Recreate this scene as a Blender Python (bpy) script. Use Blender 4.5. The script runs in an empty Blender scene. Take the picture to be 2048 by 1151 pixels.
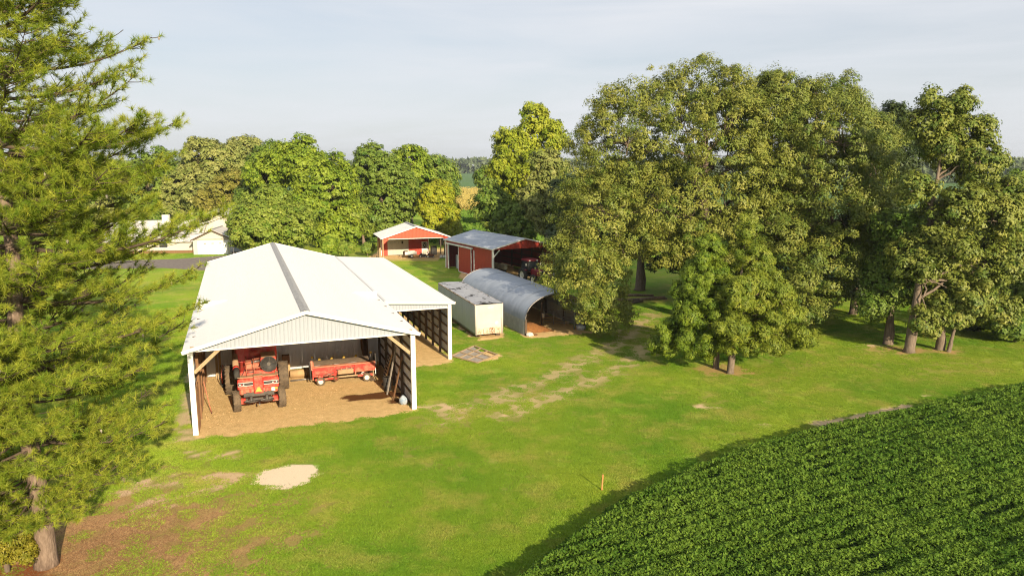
import bpy, math, random
import numpy as np
from mathutils import Vector, Matrix
R = math.radians
random.seed(7)
rng = np.random.default_rng(11)
SC = bpy.context.scene
COL = SC.collection

# ------------------------------------------------------------------ camera
CAM_H, FPX = 14.5, 1454.0                      # metres above the lawn, focal length in photo pixels (2048 wide)
PITCH = math.atan(245.5 / FPX)
cam = bpy.data.cameras.new('camera')
cam.sensor_width = 36.0
cam.lens = 36.0 * FPX / 2048.0
cam.clip_start, cam.clip_end = 0.5, 20000
camo = bpy.data.objects.new('camera', cam)
camo.location = (0, 0, CAM_H)
camo.rotation_euler = (R(90) - PITCH, 0, 0)
COL.objects.link(camo)
SC.camera = camo

# ------------------------------------------------------------------ sky, sun, exposure
SUN_EL, SUN_HEAD = R(21.0), R(116.5)           # elevation; direction in which shadows fall
sx, sy = -math.cos(SUN_HEAD), -math.sin(SUN_HEAD)
W = bpy.data.worlds.new('World')
SC.world = W
W.use_nodes = True
nt = W.node_tree
nt.nodes.clear()
def wn(t, **k):
    n = nt.nodes.new(t)
    for a, b in k.items(): setattr(n, a, b)
    return n
out = wn('ShaderNodeOutputWorld')
bg = wn('ShaderNodeBackground'); bg.inputs[1].default_value = 0.064
sky = wn('ShaderNodeTexSky', sky_type='NISHITA', sun_disc=False, sun_elevation=SUN_EL,
         sun_rotation=math.atan2(sx, sy), altitude=100, air_density=1.0, dust_density=2.0, ozone_density=1.5)
tc = wn('ShaderNodeTexCoord')
mp = wn('ShaderNodeMapping'); mp.inputs['Scale'].default_value = (1.3, 1.1, 9.0); mp.inputs['Rotation'].default_value = (R(3), R(-5), R(20))
nz = wn('ShaderNodeTexNoise'); nz.inputs['Scale'].default_value = 1.6; nz.inputs['Detail'].default_value = 7; nz.inputs['Roughness'].default_value = 0.55
nz.inputs['Distortion'].default_value = 0.4
rmp = wn('ShaderNodeMapRange'); rmp.inputs[1].default_value = 0.35; rmp.inputs[2].default_value = 0.72
rmp.inputs[3].default_value = 0.62; rmp.inputs[4].default_value = 0.98
mix = wn('ShaderNodeMix', data_type='RGBA'); mix.inputs[7].default_value = (6.85, 7.05, 7.45, 1)
L = nt.links.new
L(tc.outputs['Generated'], mp.inputs[0]); L(mp.outputs[0], nz.inputs['Vector']); L(nz.outputs[0], rmp.inputs[0])
L(rmp.outputs[0], mix.inputs[0]); L(sky.outputs[0], mix.inputs[6]); L(mix.outputs[2], bg.inputs[0]); L(bg.outputs[0], out.inputs[0])

sl = bpy.data.lights.new('sun', 'SUN')
sl.energy, sl.angle, sl.color = 5.0, R(0.55), (1.0, 0.84, 0.60)
so = bpy.data.objects.new('sun', sl)
so.location = (20, -40, 40)
so.rotation_euler = Vector((-sx * math.cos(SUN_EL), -sy * math.cos(SUN_EL), -math.sin(SUN_EL))).to_track_quat('-Z', 'Y').to_euler()
COL.objects.link(so)

SC.view_settings.view_transform = 'Standard'
SC.view_settings.look = 'None'
SC.view_settings.exposure = 0.90
SC.view_settings.gamma = 1
SC.cycles.use_denoising = True
SC.cycles.denoising_input_passes = 'RGB_ALBEDO_NORMAL'
SC.cycles.denoising_prefilter = 'NONE'
SC.cycles.max_bounces = 6
SC.cycles.diffuse_bounces = 5
SC.cycles.transparent_max_bounces = 4
SC.cycles.use_adaptive_sampling = False
SC.cycles.adaptive_threshold = 0.01
SC.cycles.pixel_filter_type = 'BLACKMAN_HARRIS'
SC.cycles.filter_width = 1.15

# ------------------------------------------------------------------ pixel <-> ground helpers (photo pixels, 2048 wide)
CP, SP = math.cos(PITCH), math.sin(PITCH)
def G(x, y, z=0.0):
    u, v = (x - 1024) / FPX, -(y - 575.5) / FPX
    d = (u, CP + v * SP, -SP + v * CP)
    t = (z - CAM_H) / d[2]
    return (d[0] * t, d[1] * t)
def AT(x, y, Y):                                # the point on that pixel's ray at ground distance Y
    u, v = (x - 1024) / FPX, -(y - 575.5) / FPX
    d = (u, CP + v * SP, -SP + v * CP)
    t = Y / d[1]
    return Vector((d[0] * t, Y, CAM_H + d[2] * t))
def PXM(Y, z=0.0):                              # metres per pixel there
    return (Y * CP - (z - CAM_H) * SP) / FPX

# ------------------------------------------------------------------ materials
MATS = {}
def mat(name, c1, c2=None, scale=3.0, rough=0.8, bump=0.0, bscale=None, metal=0.0, detail=6, contrast=(0.35, 0.65), stretch=None, spec=0.3, c3=None, s3=0.6, t3=(0.58, 0.68)):
    m = bpy.data.materials.new(name); m.use_nodes = True
    t = m.node_tree; b = t.nodes['Principled BSDF']
    b.inputs['Roughness'].default_value = rough; b.inputs['Metallic'].default_value = metal
    b.inputs['Specular IOR Level'].default_value = spec
    c1 = tuple(c1) + (1,)
    if c2 is None:
        c2 = tuple(x * 0.82 for x in c1[:3])
    co = t.nodes.new('ShaderNodeTexCoord'); mpn = t.nodes.new('ShaderNodeMapping')
    if stretch: mpn.inputs['Scale'].default_value = stretch
    t.links.new(co.outputs['Object'], mpn.inputs[0])
    n = t.nodes.new('ShaderNodeTexNoise'); n.inputs['Scale'].default_value = scale; n.inputs['Detail'].default_value = detail
    n.inputs['Roughness'].default_value = 0.62
    t.links.new(mpn.outputs[0], n.inputs['Vector'])
    r = t.nodes.new('ShaderNodeMapRange'); r.inputs[1].default_value, r.inputs[2].default_value = contrast
    t.links.new(n.outputs[0], r.inputs[0])
    mx = t.nodes.new('ShaderNodeMix'); mx.data_type = 'RGBA'
    mx.inputs[6].default_value = c1; mx.inputs[7].default_value = tuple(c2) + (1,)
    t.links.new(r.outputs[0], mx.inputs[0])
    last = mx.outputs[2]
    if c3 is not None:                          # stains / rust with a shape of their own
        n3 = t.nodes.new('ShaderNodeTexNoise'); n3.inputs['Scale'].default_value = s3; n3.inputs['Detail'].default_value = 8; n3.inputs['Roughness'].default_value = 0.7
        t.links.new(mpn.outputs[0], n3.inputs['Vector'])
        r3 = t.nodes.new('ShaderNodeMapRange'); r3.inputs[1].default_value, r3.inputs[2].default_value = t3
        t.links.new(n3.outputs[0], r3.inputs[0])
        m3 = t.nodes.new('ShaderNodeMix'); m3.data_type = 'RGBA'
        t.links.new(r3.outputs[0], m3.inputs[0]); t.links.new(last, m3.inputs[6]); m3.inputs[7].default_value = tuple(c3) + (1,)
        last = m3.outputs[2]
    t.links.new(last, b.inputs['Base Color'])
    if bump:
        bn = t.nodes.new('ShaderNodeTexNoise'); bn.inputs['Scale'].default_value = bscale or scale * 4; bn.inputs['Detail'].default_value = 4
        t.links.new(mpn.outputs[0], bn.inputs['Vector'])
        bp = t.nodes.new('ShaderNodeBump'); bp.inputs['Strength'].default_value = bump; bp.inputs['Distance'].default_value = 0.05
        t.links.new(bn.outputs[0], bp.inputs['Height']); t.links.new(bp.outputs[0], b.inputs['Normal'])
    MATS[name] = m
    return m
def leafmat(name, c1, c2, trans=0.3, rough=0.55, spec=0.25, hue=None):
    m = bpy.data.materials.new(name); m.use_nodes = True
    t = m.node_tree; b = t.nodes['Principled BSDF']; o = t.nodes['Material Output']
    b.inputs['Roughness'].default_value = rough; b.inputs['Specular IOR Level'].default_value = spec
    a = t.nodes.new('ShaderNodeAttribute'); a.attribute_name = 'tint'
    mx = t.nodes.new('ShaderNodeMix'); mx.data_type = 'RGBA'
    mx.inputs[6].default_value = tuple(c1) + (1,); mx.inputs[7].default_value = tuple(c2) + (1,)
    t.links.new(a.outputs['Fac'], mx.inputs[0]); t.links.new(mx.outputs[2], b.inputs['Base Color'])
    tr = t.nodes.new('ShaderNodeBsdfTranslucent'); t.links.new(mx.outputs[2], tr.inputs[0])
    ms = t.nodes.new('ShaderNodeMixShader'); ms.inputs[0].default_value = trans
    t.links.new(b.outputs[0], ms.inputs[1]); t.links.new(tr.outputs[0], ms.inputs[2]); t.links.new(ms.outputs[0], o.inputs[0])
    MATS[name] = m
    return m

mat('roof_white', (0.585, 0.59, 0.60), (0.55, 0.552, 0.56), 0.5, 0.5, c3=(0.46, 0.455, 0.45), s3=0.35, t3=(0.6, 0.8), stretch=(1, 0.25, 1))
mat('trim_white', (0.78, 0.76, 0.72), (0.68, 0.66, 0.62), 2.0, 0.55)
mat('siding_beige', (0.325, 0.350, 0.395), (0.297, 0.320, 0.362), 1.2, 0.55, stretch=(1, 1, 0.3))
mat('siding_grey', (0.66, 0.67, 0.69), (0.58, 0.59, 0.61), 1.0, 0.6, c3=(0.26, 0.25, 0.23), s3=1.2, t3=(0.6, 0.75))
mat('ridge_grey', (0.36, 0.36, 0.36), (0.25, 0.25, 0.25), 4.0, 0.7, c3=(0.50, 0.50, 0.49), s3=2.0)
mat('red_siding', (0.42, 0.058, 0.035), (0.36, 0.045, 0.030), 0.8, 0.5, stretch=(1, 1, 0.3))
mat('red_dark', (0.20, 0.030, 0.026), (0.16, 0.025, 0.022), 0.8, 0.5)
mat('roof_galv', (0.42, 0.46, 0.52), (0.34, 0.38, 0.44), 0.7, 0.5, metal=0.25, c3=(0.52, 0.55, 0.6), s3=0.4)
mat('quonset_metal', (0.34, 0.38, 0.44), (0.27, 0.305, 0.36), 0.9, 0.5, metal=0.2, stretch=(0.5, 1.5, 1), c3=(0.42, 0.45, 0.50), s3=0.8, t3=(0.55, 0.75))
mat('quonset_wall', (0.40, 0.40, 0.38), (0.30, 0.30, 0.29), 2.0, 0.7, c3=(0.22, 0.17, 0.12), s3=1.5)
mat('wood_pale', (0.40, 0.29, 0.17), (0.30, 0.21, 0.12), 3.0, 0.8, stretch=(6, 6, 1))
mat('wood_dark', (0.115, 0.078, 0.052), (0.07, 0.05, 0.035), 3.0, 0.85, stretch=(6, 6, 1))
mat('wood_brown', (0.22, 0.115, 0.055), (0.15, 0.08, 0.04), 3.0, 0.85, stretch=(6, 6, 1))
mat('wood_grey', (0.36, 0.32, 0.27), (0.24, 0.21, 0.18), 3.0, 0.85)
mat('ply', (0.45, 0.30, 0.15), (0.36, 0.23, 0.11), 2.0, 0.8)
mat('paint_red', (0.52, 0.030, 0.022), (0.44, 0.028, 0.020), 4.0, 0.42, spec=0.5, c3=(0.40, 0.20, 0.12), s3=2.2, t3=(0.45, 0.72))
mat('paint_red_dusty', (0.46, 0.11, 0.065), (0.42, 0.20, 0.12), 3.5, 0.7)
mat('dust', (0.40, 0.26, 0.15), (0.32, 0.19, 0.11), 3.0, 0.9)
mat('black', (0.022, 0.021, 0.020), (0.045, 0.04, 0.035), 4.0, 0.6)
mat('rubber', (0.075, 0.058, 0.042), (0.15, 0.11, 0.07), 3.0, 0.9)
mat('rubber_dark', (0.03, 0.028, 0.026), (0.055, 0.05, 0.045), 3.0, 0.9)
mat('wheel_white', (0.72, 0.68, 0.60), (0.60, 0.54, 0.45), 5.0, 0.5)
mat('steel', (0.26, 0.25, 0.24), (0.17, 0.15, 0.13), 5.0, 0.5, metal=0.6)
mat('steel_dark', (0.07, 0.065, 0.06), (0.12, 0.10, 0.08), 5.0, 0.6, metal=0.3)
mat('decal_dark', (0.03, 0.03, 0.032), (0.06, 0.055, 0.05), 6.0, 0.5)
mat('smv_orange', (0.85, 0.30, 0.05), (0.75, 0.33, 0.10), 3.0, 0.5)
mat('yellow', (0.62, 0.42, 0.07), (0.5, 0.32, 0.06), 4.0, 0.6)
mat('belt_brown', (0.10, 0.075, 0.055), (0.16, 0.115, 0.075), 3.0, 0.85)
mat('trailer_side', (0.56, 0.57, 0.58), (0.49, 0.50, 0.51), 0.8, 0.45, metal=0.15, stretch=(1, 1, 0.15), c3=(0.28, 0.24, 0.19), s3=0.8, t3=(0.62, 0.75))
mat('trailer_end', (0.48, 0.45, 0.40), (0.43, 0.40, 0.35), 1.2, 0.5, c3=(0.34, 0.22, 0.12), s3=1.3, t3=(0.64, 0.74))
mat('trailer_rusty', (0.55, 0.47, 0.36), (0.46, 0.36, 0.25), 2.0, 0.6, c3=(0.22, 0.09, 0.04), s3=2.2, t3=(0.5, 0.62))
mat('trailer_roof', (0.36, 0.37, 0.40), (0.27, 0.28, 0.31), 1.2, 0.6, c3=(0.035, 0.032, 0.03), s3=0.9, t3=(0.55, 0.6), stretch=(1.6, 0.6, 1))
mat('rust', (0.16, 0.065, 0.03), (0.09, 0.04, 0.022), 4.0, 0.9)
mat('tarp_blue', (0.16, 0.24, 0.34), (0.42, 0.44, 0.46), 4.0, 0.6)
mat('bark', (0.20, 0.15, 0.11), (0.10, 0.075, 0.055), 2.5, 0.95, bump=0.6, bscale=8, stretch=(4, 4, 0.8))
mat('bark_pine', (0.24, 0.175, 0.13), (0.13, 0.09, 0.065), 2.5, 0.95, bump=0.7, bscale=6, stretch=(4, 4, 1.0))
mat('bark_limb', (0.10, 0.072, 0.052), (0.06, 0.042, 0.03), 2.5, 0.95)
mat('bark_pale', (0.21, 0.16, 0.12), (0.11, 0.085, 0.062), 3.0, 0.95, bump=0.5, bscale=8, stretch=(4, 4, 0.8))
mat('house_cream', (0.52, 0.47, 0.40), (0.48, 0.43, 0.365), 0.8, 0.7)
mat('house_roof', (0.50, 0.485, 0.475), (0.46, 0.445, 0.435), 0.8, 0.6)
mat('glass_dark', (0.03, 0.035, 0.04), (0.05, 0.055, 0.06), 1.0, 0.12, spec=0.6)
mat('asphalt', (0.20, 0.17, 0.15), (0.13, 0.11, 0.10), 2.0, 0.95)
mat('concrete', (0.38, 0.34, 0.29), (0.30, 0.27, 0.23), 2.0, 0.9)
mat('paper', (0.5, 0.5, 0.46), (0.25, 0.25, 0.24), 9.0, 0.8)
mat('car_blue', (0.22, 0.29, 0.36), (0.32, 0.36, 0.40), 3.0, 0.35, spec=0.5)
mat('stake_wood', (0.48, 0.23, 0.08), (0.40, 0.18, 0.06), 6.0, 0.7)
mat('hay', (0.34, 0.15, 0.045), (0.22, 0.09, 0.03), 6.0, 0.95, bump=0.8, bscale=14)
mat('bucket_white', (0.62, 0.60, 0.55), (0.5, 0.48, 0.44), 4.0, 0.6)
mat('gate_green', (0.15, 0.19, 0.13), (0.2, 0.2, 0.16), 4.0, 0.6)
mat('planter_yellow', (0.36, 0.33, 0.22), (0.28, 0.26, 0.18), 3.0, 0.6)
mat('lamp_glass', (0.8, 0.78, 0.7), (0.7, 0.68, 0.6), 3.0, 0.2)
mat('tractor_red', (0.20, 0.016, 0.022), (0.16, 0.014, 0.02), 3.0, 0.35, spec=0.5)
leafmat('needles', (0.150, 0.235, 0.018), (0.41, 0.43, 0.050), 0.40)
leafmat('needles_b', (0.125, 0.175, 0.022), (0.32, 0.31, 0.05), 0.35)
leafmat('leaf_oak', (0.092, 0.148, 0.015), (0.330, 0.315, 0.058), 0.26, spec=0.35)
leafmat('leaf_oak_b', (0.080, 0.138, 0.015), (0.285, 0.288, 0.052), 0.26, spec=0.35)
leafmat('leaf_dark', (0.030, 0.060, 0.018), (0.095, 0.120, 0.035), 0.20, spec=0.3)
leafmat('leaf_maple', (0.115, 0.205, 0.014), (0.33, 0.39, 0.038), 0.32)
leafmat('leaf_maple_b', (0.110, 0.190, 0.018), (0.31, 0.345, 0.056), 0.28)
leafmat('leaf_yellow', (0.180, 0.240, 0.012), (0.46, 0.44, 0.030), 0.32)
leafmat('leaf_olive', (0.125, 0.165, 0.030), (0.34, 0.335, 0.10), 0.22)
leafmat('leaf_poplar', (0.150, 0.220, 0.012), (0.42, 0.43, 0.040), 0.32)
leafmat('leaf_gold', (0.16, 0.17, 0.025), (0.32, 0.28, 0.060), 0.28)
leafmat('leaf_mid', (0.075, 0.150, 0.016), (0.235, 0.285, 0.045), 0.26)
leafmat('cedar_green', (0.070, 0.138, 0.010), (0.235, 0.290, 0.024), 0.2)
leafmat('cedar_olive', (0.086, 0.145, 0.012), (0.27, 0.290, 0.030), 0.2)
leafmat('shrub_yellow', (0.14, 0.15, 0.012), (0.34, 0.28, 0.030), 0.25)
leafmat('bean_leaf', (0.050, 0.120, 0.012), (0.175, 0.265, 0.034), 0.30, rough=0.65, spec=0.10)
leafmat('corn_leaf', (0.30, 0.24, 0.06), (0.46, 0.37, 0.10), 0.25)
leafmat('far_leaf', (0.060, 0.090, 0.045), (0.11, 0.14, 0.06), 0.15)
leafmat('chaff', (0.46, 0.30, 0.14), (0.66, 0.47, 0.25), 0.1)
leafmat('straw_litter', (0.17, 0.085, 0.035), (0.34, 0.20, 0.10), 0.1)

# ------------------------------------------------------------------ object helpers
def tag(o, label=None, cat=None, group=None, kind=None):
    if label: o['label'] = label
    if cat: o['category'] = cat
    if group: o['group'] = group
    if kind: o['kind'] = kind
    return o
def empty(name, loc, rz=0.0, label=None, cat=None, group=None):
    o = bpy.data.objects.new(name, None)
    o.empty_display_size = 0.3
    o.location = loc; o.rotation_euler = (0, 0, rz)
    COL.objects.link(o)
    return tag(o, label, cat, group)
def link(name, me, m, parent=None):
    if m is not None and not me.materials: me.materials.append(MATS[m] if isinstance(m, str) else m)
    o = bpy.data.objects.new(name, me)
    COL.objects.link(o)
    if parent is not None: o.parent = parent
    return o
class MB:
    def __init__(s): s.v = []; s.f = []
    def quadgrid(s, rows):
        b = len(s.v); n = len(rows[0])
        for r in rows: s.v += [tuple(p) for p in r]
        for i in range(len(rows) - 1):
            for j in range(n - 1):
                s.f.append((b + i * n + j, b + i * n + j + 1, b + (i + 1) * n + j + 1, b + (i + 1) * n + j))
        return s
    def box(s, c, d, rot=None):
        b = len(s.v); M = rot if rot is not None else None
        for k in range(8):
            p = Vector(((k & 1) - .5, (k >> 1 & 1) - .5, (k >> 2 & 1) - .5))
            p = Vector((p.x * d[0], p.y * d[1], p.z * d[2]))
            if M is not None: p = M @ p
            s.v.append(tuple(p + Vector(c)))
        for q in ((0, 2, 3, 1), (4, 5, 7, 6), (0, 1, 5, 4), (2, 6, 7, 3), (0, 4, 6, 2), (1, 3, 7, 5)):
            s.f.append(tuple(b + i for i in q))
        return s
    def cham(s, c, d, r=0.05, rot=None):          # box with chamfered vertical and top edges
        x, y, z = d[0] / 2, d[1] / 2, d[2] / 2
        prof = [(-x + r, -y), (x - r, -y), (x, -y + r), (x, y - r), (x - r, y), (-x + r, y), (-x, y - r), (-x, -y + r)]
        k = 1 - r / max(x, y)
        rings = [([p for p in prof], -z), ([p for p in prof], z - r), ([(p[0] * (1 - r / x), p[1] * (1 - r / y)) for p in prof], z)]
        b = len(s.v)
        for ps, zz in rings:
            for p in ps:
                q = Vector((p[0], p[1], zz))
                if rot is not None: q = rot @ q
                s.v.append(tuple(q + Vector(c)))
        for i in range(2):
            for j in range(8):
                s.f.append((b + i * 8 + j, b + i * 8 + (j + 1) % 8, b + (i + 1) * 8 + (j + 1) % 8, b + (i + 1) * 8 + j))
        s.f.append(tuple(b + 16 + j for j in range(8))); s.f.append(tuple(b + 7 - j for j in range(8)))
        return s
    def beam(s, p0, p1, w, h=None, up=(0, 0, 1)):
        p0, p1 = Vector(p0), Vector(p1); h = h or w
        d = p1 - p0; l = d.length; d.normalize(); u = Vector(up)
        if abs(d.dot(u)) > 0.98: u = Vector((0, 1, 0))
        x = d.cross(u).normalized(); z = x.cross(d).normalized()
        M = Matrix((x, d, z)).transposed()
        return s.box((p0 + p1) / 2, (w, l, h), M)
    def tube(s, pts, rad, n=8, cap=True):
        pts = [Vector(p) for p in pts]
        if not isinstance(rad, (list, tuple)): rad = [rad] * len(pts)
        b = len(s.v)
        for i, p in enumerate(pts):
            d = (pts[min(i + 1, len(pts) - 1)] - pts[max(i - 1, 0)])
            d = d.normalized() if d.length > 1e-9 else Vector((0, 0, 1))
            u = Vector((0, 0, 1)) if abs(d.z) < 0.9 else Vector((1, 0, 0))
            x = d.cross(u).normalized(); y = d.cross(x)
            for k in range(n):
                a = 2 * math.pi * k / n
                s.v.append(tuple(p + (x * math.cos(a) + y * math.sin(a)) * rad[i]))
        for i in range(len(pts) - 1):
            for k in range(n):
                s.f.append((b + i * n + k, b + (i + 1) * n + k, b + (i + 1) * n + (k + 1) % n, b + i * n + (k + 1) % n))
        if cap:
            s.f.append(tuple(b + k for k in range(n)))
            s.f.append(tuple(b + (len(pts) - 1) * n + n - 1 - k for k in range(n)))
        return s
    def ring(s, c, axis, prof, n=24):             # lathe: prof = [(radius, offset along axis)], closed loop
        c = Vector(c); a = Vector(axis).normalized()
        u = Vector((0, 0, 1)) if abs(a.z) < 0.9 else Vector((1, 0, 0))
        x = a.cross(u).normalized(); y = a.cross(x)
        b = len(s.v); m = len(prof)
        for k in range(n):
            t = 2 * math.pi * k / n; d = x * math.cos(t) + y * math.sin(t)
            for r, o in prof: s.v.append(tuple(c + d * r + a * o))
        for k in range(n):
            for j in range(m - 1):
                s.f.append((b + k * m + j, b + ((k + 1) % n) * m + j, b + ((k + 1) % n) * m + j + 1, b + k * m + j + 1))
        return s
    def poly(s, pts, thick=None):
        b = len(s.v); n = len(pts)
        s.v += [tuple(p) for p in pts]
        if thick is None:
            s.f.append(tuple(range(b, b + n)))
        else:
            t = Vector(thick)
            s.v += [tuple(Vector(p) + t) for p in pts]
            s.f.append(tuple(range(b + n - 1, b - 1, -1))); s.f.append(tuple(range(b + n, b + 2 * n)))
            for i in range(n):
                j = (i + 1) % n
                s.f.append((b + i, b + j, b + n + j, b + n + i))
        return s
    def build(s, name, m, parent=None, smooth=False):
        me = bpy.data.meshes.new(name)
        me.from_pydata(s.v, [], s.f)
        if smooth: me.polygons.foreach_set('use_smooth', [True] * len(me.polygons))
        me.update()
        return link(name, me, m, parent)
def B(name, m, parent, c, d, rot=None): return MB().box(c, d, rot).build(name, m, parent)
def BEAM(name, m, parent, p0, p1, w, h=None): return MB().beam(p0, p1, w, h).build(name, m, parent)
def T(name, m, parent, pts, r, n=8): return MB().tube(pts, r, n).build(name, m, parent, smooth=True)

def ribbed(name, m, parent, O, U, V, width, lo, hi, pw=0.914, ribs=4, rh=0.022, thick=0.01):
    """metal cladding: one object for each sheet; V extent from lo(u) to hi(u)"""
    O, U, V = Vector(O), Vector(U).normalized(), Vector(V).normalized()
    N = U.cross(V).normalized()
    n = max(1, round(width / pw)); w = width / n
    cache = {}
    for i in range(n):
        u0 = i * w; sp = w / ribs; prof = [(0.0, 0.0)]
        for k in range(ribs):
            c = (k + .5) * sp
            prof += [(c - .034, 0), (c - .014, rh), (c + .014, rh), (c + .034, 0)]
        prof.append((w - 0.004, 0))
        cuts = sorted(set([round(x, 5) for x, _ in prof]))
        key = (round(lo(u0), 4), round(hi(u0), 4), round(lo(u0 + w), 4), round(hi(u0 + w), 4))
        const = abs(lo(u0) - lo(u0 + w)) < 1e-6 and abs(hi(u0) - hi(u0 + w)) < 1e-6
        off = O + U * u0
        if const and key in cache:
            o = link(name, cache[key], m, parent); o.location = off; continue
        rows = []
        jig = 0.0
        for fn in (lo, hi):
            rows.append([U * x + V * fn(u0 + x) + N * h for x, h in prof])
        # apex inside a sheet: add the peak as an extra point
        mb = MB().quadgrid(rows)
        o = mb.build(name, m, parent); o.location = off
        if const: cache[key] = o.data

def leaves(name, C, Nn, size, aspect, tint, m, parent=None, droop=None, tri=False):
    """C, Nn (n,3): leaf-sized folded quads"""
    n = len(C)
    Nn = Nn / np.maximum(np.linalg.norm(Nn, axis=1, keepdims=True), 1e-6)
    r = rng.normal(size=(n, 3))
    if droop is not None: r = r * 0.5 + droop
    A = r - Nn * np.sum(r * Nn, axis=1, keepdims=True)
    A /= np.maximum(np.linalg.norm(A, axis=1, keepdims=True), 1e-6)
    Bv = np.cross(Nn, A)
    s = np.broadcast_to(np.asarray(size, float), (n,))[:, None]
    w = s * aspect
    if tri:
        V = np.empty((n, 3, 3), np.float32)
        V[:, 0] = C - A * s * .5 - Bv * w * .72; V[:, 1] = C - A * s * .5 + Bv * w * .72; V[:, 2] = C + A * s * .72
        return polys(name, V.reshape(-1, 3), 3, np.repeat(tint, 3), m, parent)
    bend = Nn * s * 0.16
    V = np.empty((n, 4, 3), np.float32)
    V[:, 0] = C - A * s * .5
    V[:, 1] = C + Bv * w * .5 + bend
    V[:, 2] = C + A * s * .5
    V[:, 3] = C - Bv * w * .5 + bend
    return polys(name, V.reshape(-1, 3), 4, np.repeat(tint, 4), m, parent)
def polys(name, V, k, tint, m, parent=None):
    n = len(V) // k
    me = bpy.data.meshes.new(name)
    me.vertices.add(len(V)); me.vertices.foreach_set('co', np.asarray(V, np.float32).ravel())
    me.loops.add(len(V)); me.loops.foreach_set('vertex_index', np.arange(len(V), dtype=np.int32))
    me.polygons.add(n); me.polygons.foreach_set('loop_start', np.arange(0, len(V), k, dtype=np.int32))
    try: me.polygons.foreach_set('loop_total', np.full(n, k, np.int32))
    except Exception: pass
    at = me.attributes.new('tint', 'FLOAT', 'POINT'); at.data.foreach_set('value', np.clip(tint, 0, 1).astype(np.float32))
    me.update(calc_edges=True)
    return link(name, me, m, parent)

# value noise for land cover
def hsh(i, j, s):
    h = (i * 374761393 + j * 668265263 + s * 1442695041) & 0xffffffff
    h = ((h ^ (h >> 13)) * 1274126177) & 0xffffffff
    return ((h ^ (h >> 16)) & 0xffff) / 65535.0
def vnoise(x, y, s=0):
    i, j = np.floor(x).astype(np.int64), np.floor(y).astype(np.int64)
    fx, fy = x - i, y - j
    fx = fx * fx * (3 - 2 * fx); fy = fy * fy * (3 - 2 * fy)
    return (hsh(i, j, s) * (1 - fx) + hsh(i + 1, j, s) * fx) * (1 - fy) + (hsh(i, j + 1, s) * (1 - fx) + hsh(i + 1, j + 1, s) * fx) * fy
def fbm(x, y, s=0, o=4):
    t = 0; a = .5
    for k in range(o): t = t + a * vnoise(x * 2 ** k, y * 2 ** k, s + k); a *= .5
    return t / (1 - .5 ** o)
def sstep(a, b, x):
    t = np.clip((x - a) / (b - a), 0, 1); return t * t * (3 - 2 * t)

# ------------------------------------------------------------------ land cover and ground
BARN_O, BARN_R = (-17.247, 37.857), R(20.6)
RED_O, RED_R = (-2.41, 91.02), R(29.5)
SHED_O, SHED_R = (-19.86, 111.08), R(18)
QUO_O, QUO_R = (1.08, 61.14), R(23.0)
TRL_O, TRL_R = (-3.10, 60.22), R(20.3)
def to_local(x, y, O, th):
    dx, dy = x - O[0], y - O[1]
    return dx * math.cos(th) + dy * math.sin(th), -dx * math.sin(th) + dy * math.cos(th)
def from_local(u, v, O, th):
    return O[0] + u * math.cos(th) - v * math.sin(th), O[1] + u * math.sin(th) + v * math.cos(th)
def rectm(x, y, O, th, u0, u1, v0, v1, soft=0.35, amp=0.5, s=0):
    u, v = to_local(x, y, O, th)
    n = (fbm(x * 1.1, y * 1.1, 40 + s) - .5) * 2 * amp
    d = np.minimum(np.minimum(u - u0, u1 - u), np.minimum(v - v0, v1 - v)) + n
    return sstep(-soft, soft, d)
def blob(x, y, cx, cy, rx, ry, rot=0.0, soft=0.25, amp=0.35, s=0, f=1.0):
    u, v = to_local(x, y, (cx, cy), rot)
    d = 1 - np.hypot(u / rx, v / ry) + (fbm(x * f, y * f, 60 + s) - .5) * 2 * amp
    return sstep(-soft, soft, d)
def strip(x, y, pts, w, soft=0.4, amp=0.9, s=0, f=0.8):
    d = np.full(np.shape(x), 1e9)
    for (ax, ay), (bx, by) in zip(pts[:-1], pts[1:]):
        vx, vy = bx - ax, by - ay
        t = np.clip(((x - ax) * vx + (y - ay) * vy) / (vx * vx + vy * vy), 0, 1)
        d = np.minimum(d, np.hypot(x - ax - t * vx, y - ay - t * vy))
    return sstep(-soft, soft, 1 - d / w + (fbm(x * f, y * f, 80 + s) - .5) * 2 * amp)
PINE_P = G(90, 1132)
TRACK_L = [G(*q) for q in ((890, 838), (985, 800), (1075, 765), (1135, 738), (1185, 715), (1225, 690), (1262, 660), (1300, 628))]
TRACK_R = [G(*q) for q in ((1010, 830), (1110, 790), (1200, 752), (1248, 728), (1290, 700), (1330, 668))]
EDGE = [G(x, y, 0.72) for x, y in ((860, 1330), (940, 1225), (1030, 1151), (1085, 1112), (1140, 1070), (1215, 1020), (1300, 968), (1400, 925), (1500, 886), (1600, 860), (1700, 838), (1800, 816), (1930, 790), (2048, 766), (2300, 725), (2700, 680))]
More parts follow.
